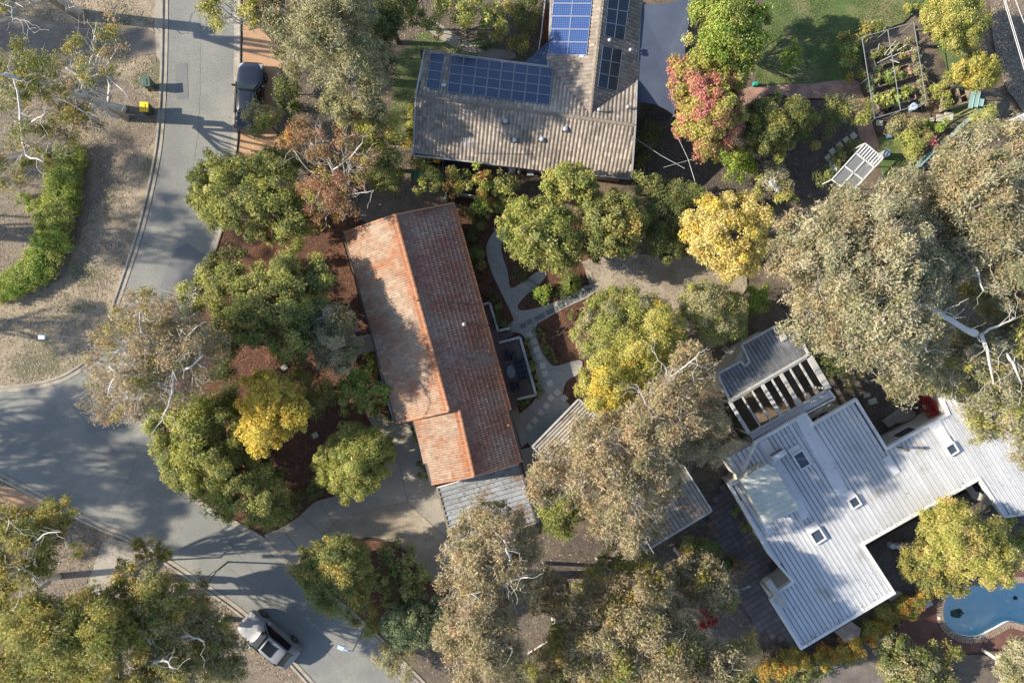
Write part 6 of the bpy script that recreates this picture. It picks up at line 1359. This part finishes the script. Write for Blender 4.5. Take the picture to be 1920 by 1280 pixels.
shrub('round green topiary left of the larger one by the terrace', 'mid', [(1560,205,20,1.3)], pal2='dark', name='topiary')
shrub('round topiary ball with yellow flecks at the terrace corner', 'fresh', [(1605,207,24,1.6)], pal2='mid', name='topiary')
shrub('loose brown green shrub left of the topiary pair', 'dark', [(1535,245,24,1.4),(1520,225,16,1.2),(1510,205,14,1.2)], pal2='olive', dens=.8)
shrub('clipped oval hedge beside the stepping stones', 'mid', [(1575,300,14,.8),(1590,288,15,.8),(1603,278,12,.8)], pal2='dark', name='hedge', cat='hedge')
shrub('small clipped shrub left of the shade house', 'mid', [(1545,330,15,.9),(1538,338,10,.8)])
shrub('white flowering shrub near the pale golden tree', 'grey', [(1450,330,20,1.8),(1470,345,18,1.7),(1440,345,14,1.6)], pal2='tan2')
M_fl = [(.75, .74, .72)]
PAL['flower'] = [(.78, .77, .76), (.7, .7, .68)]; PAL['pinkflower'] = [(.5, .12, .16), (.55, .2, .2)]
shrub('scattered white blossoms over the flowering shrub', 'flower', [(1445,340,9,2.4),(1455,352,7,2.2)], dens=.35, name='blossom_shrub')
shrub('fresh green sapling below the white flowering shrub', 'fresh', [(1475,365,14,1.4),(1485,378,10,1.2),(1420,350,14,1.4)], 'broad')
tree('yellow_tree', 'round yellow green tree at the top right beside the bare earth', 'tree', 'ylime', fillp([(1730,20),(1750,-30),(1810,-30),(1845,20),(1850,55),(1825,80),(1790,105),(1760,80),(1735,50)], 24, 3.4, 5, 35), 'fine', trunk=.11, pal2='fresh', mix2=.3)
tree('yellow_tree', 'smaller yellow tree below the round one, over the compost bay', 'tree', 'ylime', fillp([(1778,140),(1800,110),(1840,92),(1872,115),(1870,140),(1850,172),(1820,165),(1795,155)], 20, 3, 4.2, 36), 'fine', trunk=.09, pal2='yellow', mix2=.35)
tree('small_tree', 'lone lime sapling standing on the green lawn', 'tree', 'lime', [(1482,95,14,1.8),(1488,110,13,1.7),(1476,120,11,1.5),(1478,102,12,1.8)], 'broad', trunk=.05)
shrub('tiny yellow green shrub at the top edge of the lawn', 'ylime', [(1707,13,10,.6)])
shrub('tall brown green ornamental grass along the left side of the vegetable cage', 'olive', [(1585,80,16,.9),(1582,100,17,.9),(1588,120,16,.9),(1600,138,14,.8),(1612,62,14,.8),(1630,52,14,.8),(1650,50,12,.7)], 'gum', name='ornamental_grass', cat='grass', pal2='spike')
shrub('trailing grey green vine along the right side inside the cage', 'grey', [(1705,75,8,.7),(1712,92,9,.7),(1716,110,9,.7),(1720,130,9,.7),(1726,150,9,.7),(1728,170,8,.7),(1732,188,8,.6)], name='vine', cat='vine')
shrub('leafy green crop filling the raised bed nearest the gate', 'fresh', [(1648,190,11,.7),(1662,187,12,.7),(1676,183,12,.7),(1690,180,12,.7),(1702,175,10,.7)], 'big', name='vegetables', cat='vegetables', pal2='lime')
shrub('bright lettuce like crop in the middle raised bed', 'lime', [(1648,148,9,.6),(1660,144,11,.6),(1675,140,10,.6),(1690,135,10,.6)], 'big', name='vegetables', cat='vegetables', pal2='mid')
shrub('straggly crop under the stakes in the far raised bed', 'mid', [(1640,105,11,.6),(1655,100,9,.6),(1675,92,9,.6),(1690,97,8,.6)], name='vegetables', cat='vegetables', dens=.7, pal2='fresh')
shrub('blue green kale plant beside the cage gate', 'blue', [(1628,155,11,.5),(1635,165,8,.5),(1640,132,9,.5)], 'big', name='vegetables', cat='vegetables')
shrub('pink flowering bush between the shade house and the big gum', 'fresh', [(1715,265,20,1.5),(1735,262,14,1.4),(1712,285,16,1.2)], pal2='pinkflower', mix2=.3)
shrub('grey twiggy bush above the pink flowering one', 'grey', [(1690,240,18,1.3),(1705,230,15,1.2),(1680,250,12,1.1)], dens=.8)
shrub('small lime shrubs beside the crazy paving', 'lime', [(1768,235,12,.8),(1738,236,8,.5)])
shrub('green hedge shrub left of the compost bay', 'fresh', [(1765,165,14,1.2),(1768,185,12,1.1),(1775,150,12,1.2)])
tree('conifer', 'slender pale green conifer in front of the teal shed', 'tree', 'fresh', [(1850,215,16,3.5),(1842,232,18,2.8),(1860,235,14,2.6)], 'fine', trunk=.08)
# top garden
tree('maple', 'pale green maple left of the curved garden path', 'tree', 'mid', [(785,10,22,3.4),(800,35,18,3.2),(790,-15,20,3.4),(775,35,14,3)], 'broad', trunk=.08, pal2='fresh')
tree('maple', 'bright green maple at the top of the curved garden path', 'tree', 'fresh', [(845,5,20,3.2),(870,15,24,3.4),(865,35,14,3),(890,5,20,3.2)], 'broad', trunk=.08)
tree('maple', 'lime tree with a red tip near the solar wing', 'tree', 'fresh', [(915,35,18,2.8),(930,55,18,2.8),(945,42,14,2.7),(925,15,14,2.9),(935,72,10,2.3)], 'big', trunk=.07, pal2='autumn', mix2=.2)
shrub('round olive bush between the lime tree and the small sail', 'olive', [(978,83,16,1.2)])
shrub('dark undergrowth at the top beside the solar wing', 'dark', [(960,20,20,1),(985,40,20,1),(1000,10,18,1),(985,0,18,1)], pal2='olive')
shrub('low dark shrubs along the edge of the curved path', 'dark', [(880,100,16,.7),(860,95,12,.6),(830,15,14,.8),(820,60,10,.6),(905,75,14,.7)], pal2='mid')
shrub('dim shrubs below the shade sail in the dark bed', 'dark', [(1205,270,22,1),(1225,250,16,1),(1200,290,14,.8)], pal2='mid')
# the giant gum, right
tree('gum_tree', 'enormous pale tan gum covering the right side of the photo', 'tree', 'tan2', fillp([(1440,470),(1465,420),(1510,390),(1545,370),(1600,350),(1650,335),(1690,320),(1720,330),(1740,400),(1780,460),(1800,520),(1780,560),(1790,610),(1770,650),(1740,690),(1720,760),(1690,750),(1660,720),(1620,690),(1575,660),(1530,650),(1480,620),(1460,570),(1480,540),(1440,510)], 38, 11.5, 15.5, 37), 'gum', trunk=.42, bark='gum', base=(1500,572), dens=1.15, pal2='tan', mix2=.3,
     limbs=[[(1590,535,15.4,.06),(1610,545,15.6,.10),(1640,555,15.8,.13),(1690,562,15.6,.15),(1740,572,15.4,.17),(1790,600,14.8,.19),(1835,625,14.2,.20)],[(1615,565,15,.12),(1607,550,15.8,.16),(1625,540,16,.09)],[(1610,548,15,.10),(1580,545,15,.09),(1555,535,14.8,.08),(1570,495,15.4,.07),(1578,455,15.6,.04)],[(1600,560,15,.08),(1640,525,15.5,.08),(1668,512,15.8,.07),(1690,490,16,.03)],[(1735,605,14,.1),(1738,640,14.4,.09),(1745,660,14.6,.04)],[(1640,540,14.8,.09),(1643,480,15.4,.08),(1650,430,15.8,.05)]])
tree('gum_tree', 'second pale gum at the upper right edge, behind the giant one', 'tree', 'tan2', fillp([(1700,320),(1750,290),(1790,255),(1830,235),(1880,235),(1980,240),(1980,600),(1900,590),(1850,580),(1830,540),(1790,520),(1765,470),(1730,400)], 38, 10, 14, 38), 'gum', trunk=.3, bark='gum', base=(1730,400), dens=1.1, pal2='tan', mix2=.3, limbs=[[(1795,470,12,.12),(1815,490,13,.1),(1830,510,13.5,.08),(1840,545,13.8,.04)],[(1800,470,12,.08),(1850,480,13.4,.05)]])
tree('gum_tree', 'pale gum with white branches overhanging the east end of the white roof', 'tree', 'tan2', fillp([(1700,700),(1740,680),(1780,620),(1830,600),(1870,560),(1980,570),(1980,880),(1930,880),(1900,860),(1870,800),(1840,850),(1810,830),(1820,780),(1790,740),(1750,740)], 32, 9, 12, 39), 'gum', trunk=.26, bark='gum', base=(1680,640), dens=.75, pal2='ylime', mix2=.15,
     limbs=[[(1835,625,13.6,.14),(1848,660,13.4,.10),(1855,700,13.2,.06),(1858,720,13.2,.03)],[(1840,625,13.6,.1),(1880,605,13.6,.06),(1900,595,13.6,.04)],[(1880,660,12.5,.1),(1895,680,12.8,.1),(1912,720,12.6,.05)]])
tree('garden_tree', 'grey green understorey tree at the right edge between the gums', 'tree', 'olive', fillp([(1800,470),(1960,470),(1960,600),(1880,600),(1840,590),(1800,550)], 28, 4, 6, 40), 'gum', trunk=.12, pal2='tan2', dens=.7, mix2=.4)
shrub('yellow green bush showing through the giant gum near its white limb', 'ylime', [(1790,640,26,3),(1810,655,20,3),(1770,660,18,2.6),(1800,670,18,2.6)], 'fine', name='small_tree', cat='tree')
tree('conifer', 'dark green conifer beside the pergola under the giant gum', 'tree', 'dark', [(1550,640,26,3),(1570,655,24,3),(1560,680,22,2.6),(1585,635,22,3),(1540,660,18,2.4)], 'fine', trunk=.1, pal2='mid')
shrub('grey shrub at the mouth of the inner yard', 'grey', [(1600,695,16,1.2),(1590,715,14,1),(1605,675,14,1.2)], dens=.7)
shrub('green shrub left of the crimson one in the inner yard', 'fresh', [(1690,730,20,1.6),(1680,715,14,1.5),(1705,738,12,1.3)], 'broad', pal2='mid')
shrub('crimson creeper at the corner of the white roof', 'red', [(1745,752,16,1.5),(1752,770,14,1.5),(1735,745,10,1.2),(1758,760,10,1.5)], name='creeper', cat='creeper')
tree('gum_tree', 'feathery tan gum crown between the carport gum and the dark path', 'tree', 'tan', fillp([(985,1080),(1020,1060),(1060,1085),(1075,1120),(1050,1150),(1010,1150),(980,1120)], 22, 5, 6.5, 71), 'gum', trunk=.12, bark='gum', dens=.7, pal2='grey')
tree('gum_tree', 'small olive gum at the near end of the dark path beside the garage', 'tree', 'olive', [(1120,1075,20,4),(1140,1085,18,4),(1165,1080,18,4.4),(1105,1095,16,4)], 'gum', trunk=.09, bark='gum', dens=.8, pal2='tan')
shrub('green undergrowth along the strip below the dark path', 'mid', [(1085,1105,12,.7),(1100,1085,10,.6),(1120,1060,12,.8),(1072,1120,10,.6)], dens=.8)
# bottom right
tree('garden_tree', 'pale yellow green feathery tree south of the white roof', 'tree', 'ylime', fillp([(1725,960),(1755,930),(1790,940),(1830,960),(1870,975),(1885,1020),(1910,1050),(1905,1085),(1870,1100),(1820,1085),(1780,1070),(1740,1060),(1735,1010)], 26, 4, 6, 41), 'fine', trunk=.13, pal2='pale', mix2=.2, dens=.9)
tree('garden_tree', 'darker feathery tree between the yellow green one and the white roof', 'tree', 'olive', fillp([(1690,1030),(1730,1010),(1745,1050),(1790,1080),(1830,1100),(1790,1120),(1760,1110),(1720,1100),(1685,1070)], 24, 1.8, 2.8, 42), 'fine', trunk=.1, pal2='mid', dens=.8)
tree('small_tree', 'bright green tree at the right edge above the pool', 'tree', 'fresh', [(1900,1000,26,3),(1925,980,26,3),(1920,1030,22,2.8),(1895,1025,16,2.6)], 'broad', trunk=.08)
shrub('orange and yellow creeper hedge running from the white roof corner to the pool', 'hedge', along([(1425,1272),(1460,1245),(1485,1232),(1520,1240)], 17, .9, 9) + along([(1545,1238),(1595,1215),(1625,1190),(1650,1160),(1690,1142),(1735,1118)], 15, 1.0, 8), 'fine', name='hedge', cat='hedge', flat=.5)
shrub('dark green hedge beneath the orange creeper along the herringbone drive', 'mid', [(1505,1255,16,.8),(1535,1252,16,.8),(1560,1240,14,.8),(1590,1228,14,.8),(1480,1270,16,.8)], 'broad', name='hedge', cat='hedge')
tree('garden_tree', 'blue green tree below the brick pool terrace', 'tree', 'mid', fillp([(1640,1190),(1670,1185),(1700,1205),(1740,1225),(1760,1250),(1740,1330),(1680,1330),(1660,1270),(1645,1230)], 24, 2, 3, 43), 'broad', trunk=.1, pal2='grey', mix2=.4)
shrub('thin leafless shrub right of the blue green tree', 'olive', [(1765,1215,16,2),(1780,1240,18,2),(1760,1262,20,2),(1795,1225,12,1.8)], dens=.5, base=(1775,1262), pal2='mid')
tree('gum_tree', 'pale grey shrub tree in the bottom right corner', 'tree', 'tan2', fillp([(1875,1240),(1890,1200),(1950,1190),(1960,1330),(1880,1330)], 24, 3.4, 4.6, 44), 'fine', trunk=.1, bark='gum', pal2='grey')
# tall trees just outside the left edge, whose shade falls across the road and verge
def offtree(label, gx, gy, z, rpx, n, leaf='gum', pal='olive', seed=1, dens=.6, ground=None, **k):
    rg = random.Random(seed); ls = []
    for _ in range(n):
        a = rg.uniform(0, 6.28); q = rpx * rg.uniform(0, 1) ** .6; zz = z + rg.uniform(-1.6, 1.6); s_ = CAMH / (CAMH - zz)
        ls.append((960 + (gx + q * cos(a) - 960) * s_, 640 + (gy + q * .75 * sin(a) - 640) * s_, rg.uniform(20, 34) * s_, zz))
    tree('gum_tree' if leaf == 'gum' else 'street_tree', label, 'tree', pal, ls, leaf, trunk=.3, bark='gum', base=ground or (gx, gy), dens=dens, seed=seed, **k)
offtree('tall dense gum west of the photo whose shade covers the road junction', -365, 880, 12, 165, 38, seed=5, dens=1.0)
offtree('tall gum west of the photo shading the road edge above the junction', -480, 770, 12, 70, 9, seed=6)
offtree('very tall gum west of the photo dappling the bend of the road', -350, 415, 15, 110, 15, seed=7)
offtree('thin gum west of the photo whose twin trunk shadow lies on the verge', -400, 585, 12, 55, 8, seed=8)
offtree('unseen dense tree added in place of a house to shade the left driveway', -400, 50, 11, 130, 20, leaf='broad', pal='mid', seed=9)  # crown added where an unseen house would cast the driveway shadow
offtree('slim gum west of the photo dappling the hedge verge', -440, 300, 13, 80, 9, seed=10, dens=.5)
# fallen leaves lying on the roofs
def roof_litter(label, poly, n, z, seed, size=.13):
    ZD['_'] = z; scatter('roof_litter', label, poly, n, size, TN, '_', seed, up=.2, h=.01)
g_ = lambda px, z: [((x - 960) * (CAMH - z) / CAMH + 960, (y - 640) * (CAMH - z) / CAMH + 640) for x, y in px]
roof_litter('fallen gum leaves scattered over the white ribbed roof', g_(WR, ZW), 1500, ZW + .01, 61, .10)
roof_litter('fallen leaves along the lower edge of the white roof', g_([(1502,1214),(1680,1108),(1676,1098),(1498,1204)], ZW), 600, ZW + .04, 62, .12)
roof_litter('fallen leaves along the south fascia of the white roof', g_([(1621,1018),(1836,898),(1830,888),(1616,1008)], ZW), 600, ZW + .04, 63, .12)
roof_litter('leaf litter on the rusty zinc carport roof', g_(cpx, zc), 1600, zc + .03, 64, .11)
roof_litter('leaf litter on the garage roof beside the courtyard', g_([(1137,895),(1217,822),(1283,876),(1334,957),(1209,1033)], 2.8), 2200, 2.84, 65, .12)
roof_litter('leaf litter over the pergola building roof', g_([(1390,646),(1454,611),(1491,620),(1516,664),(1368,750),(1345,701)], 3), 900, 3.01, 66, .11)
for nm, K_, w_ in (('left', LEFTK, 9), ('right', RIGHTK, -9), ('lower', LOWK, -9)):
    pass
kl = [(x + 4, y) for x, y in LEFTK] + [(x + 13, y + 4) for x, y in LEFTK[::-1]]
ZD['_'] = ZD['asphalt_road']; scatter('gutter_leaves', 'brown leaves gathered in the gutter of the left kerb', kl, 1500, .11, TN, '_', 67)
kl = [(x, y - 4) for x, y in LOWK] + [(x + 5, y - 15) for x, y in LOWK[::-1]]
scatter('gutter_leaves', 'brown leaves gathered in the gutter of the lower kerb', kl, 3500, .12, TN, '_', 68)
kl = [(x - 4, y) for x, y in RIGHTK] + [(x - 16, y + 2) for x, y in RIGHTK[::-1]]
scatter('gutter_leaves', 'tan leaves gathered along the right kerb of the road', kl, 3500, .12, TN, '_', 69)
scatter('road_leaves', 'scattered leaves and twigs on the asphalt road', LEFTK + LOWK + RIGHTK[::-1], 2500, .09, TN, '_', 70)
ZD['_'] = ZD['exposed_aggregate']; scatter('driveway_leaves', 'scattered leaves on the concrete driveway', [(x, y) for x, y in DRIVE], 1500, .09, TN, '_', 71)
print('LEAVES', NL[0])
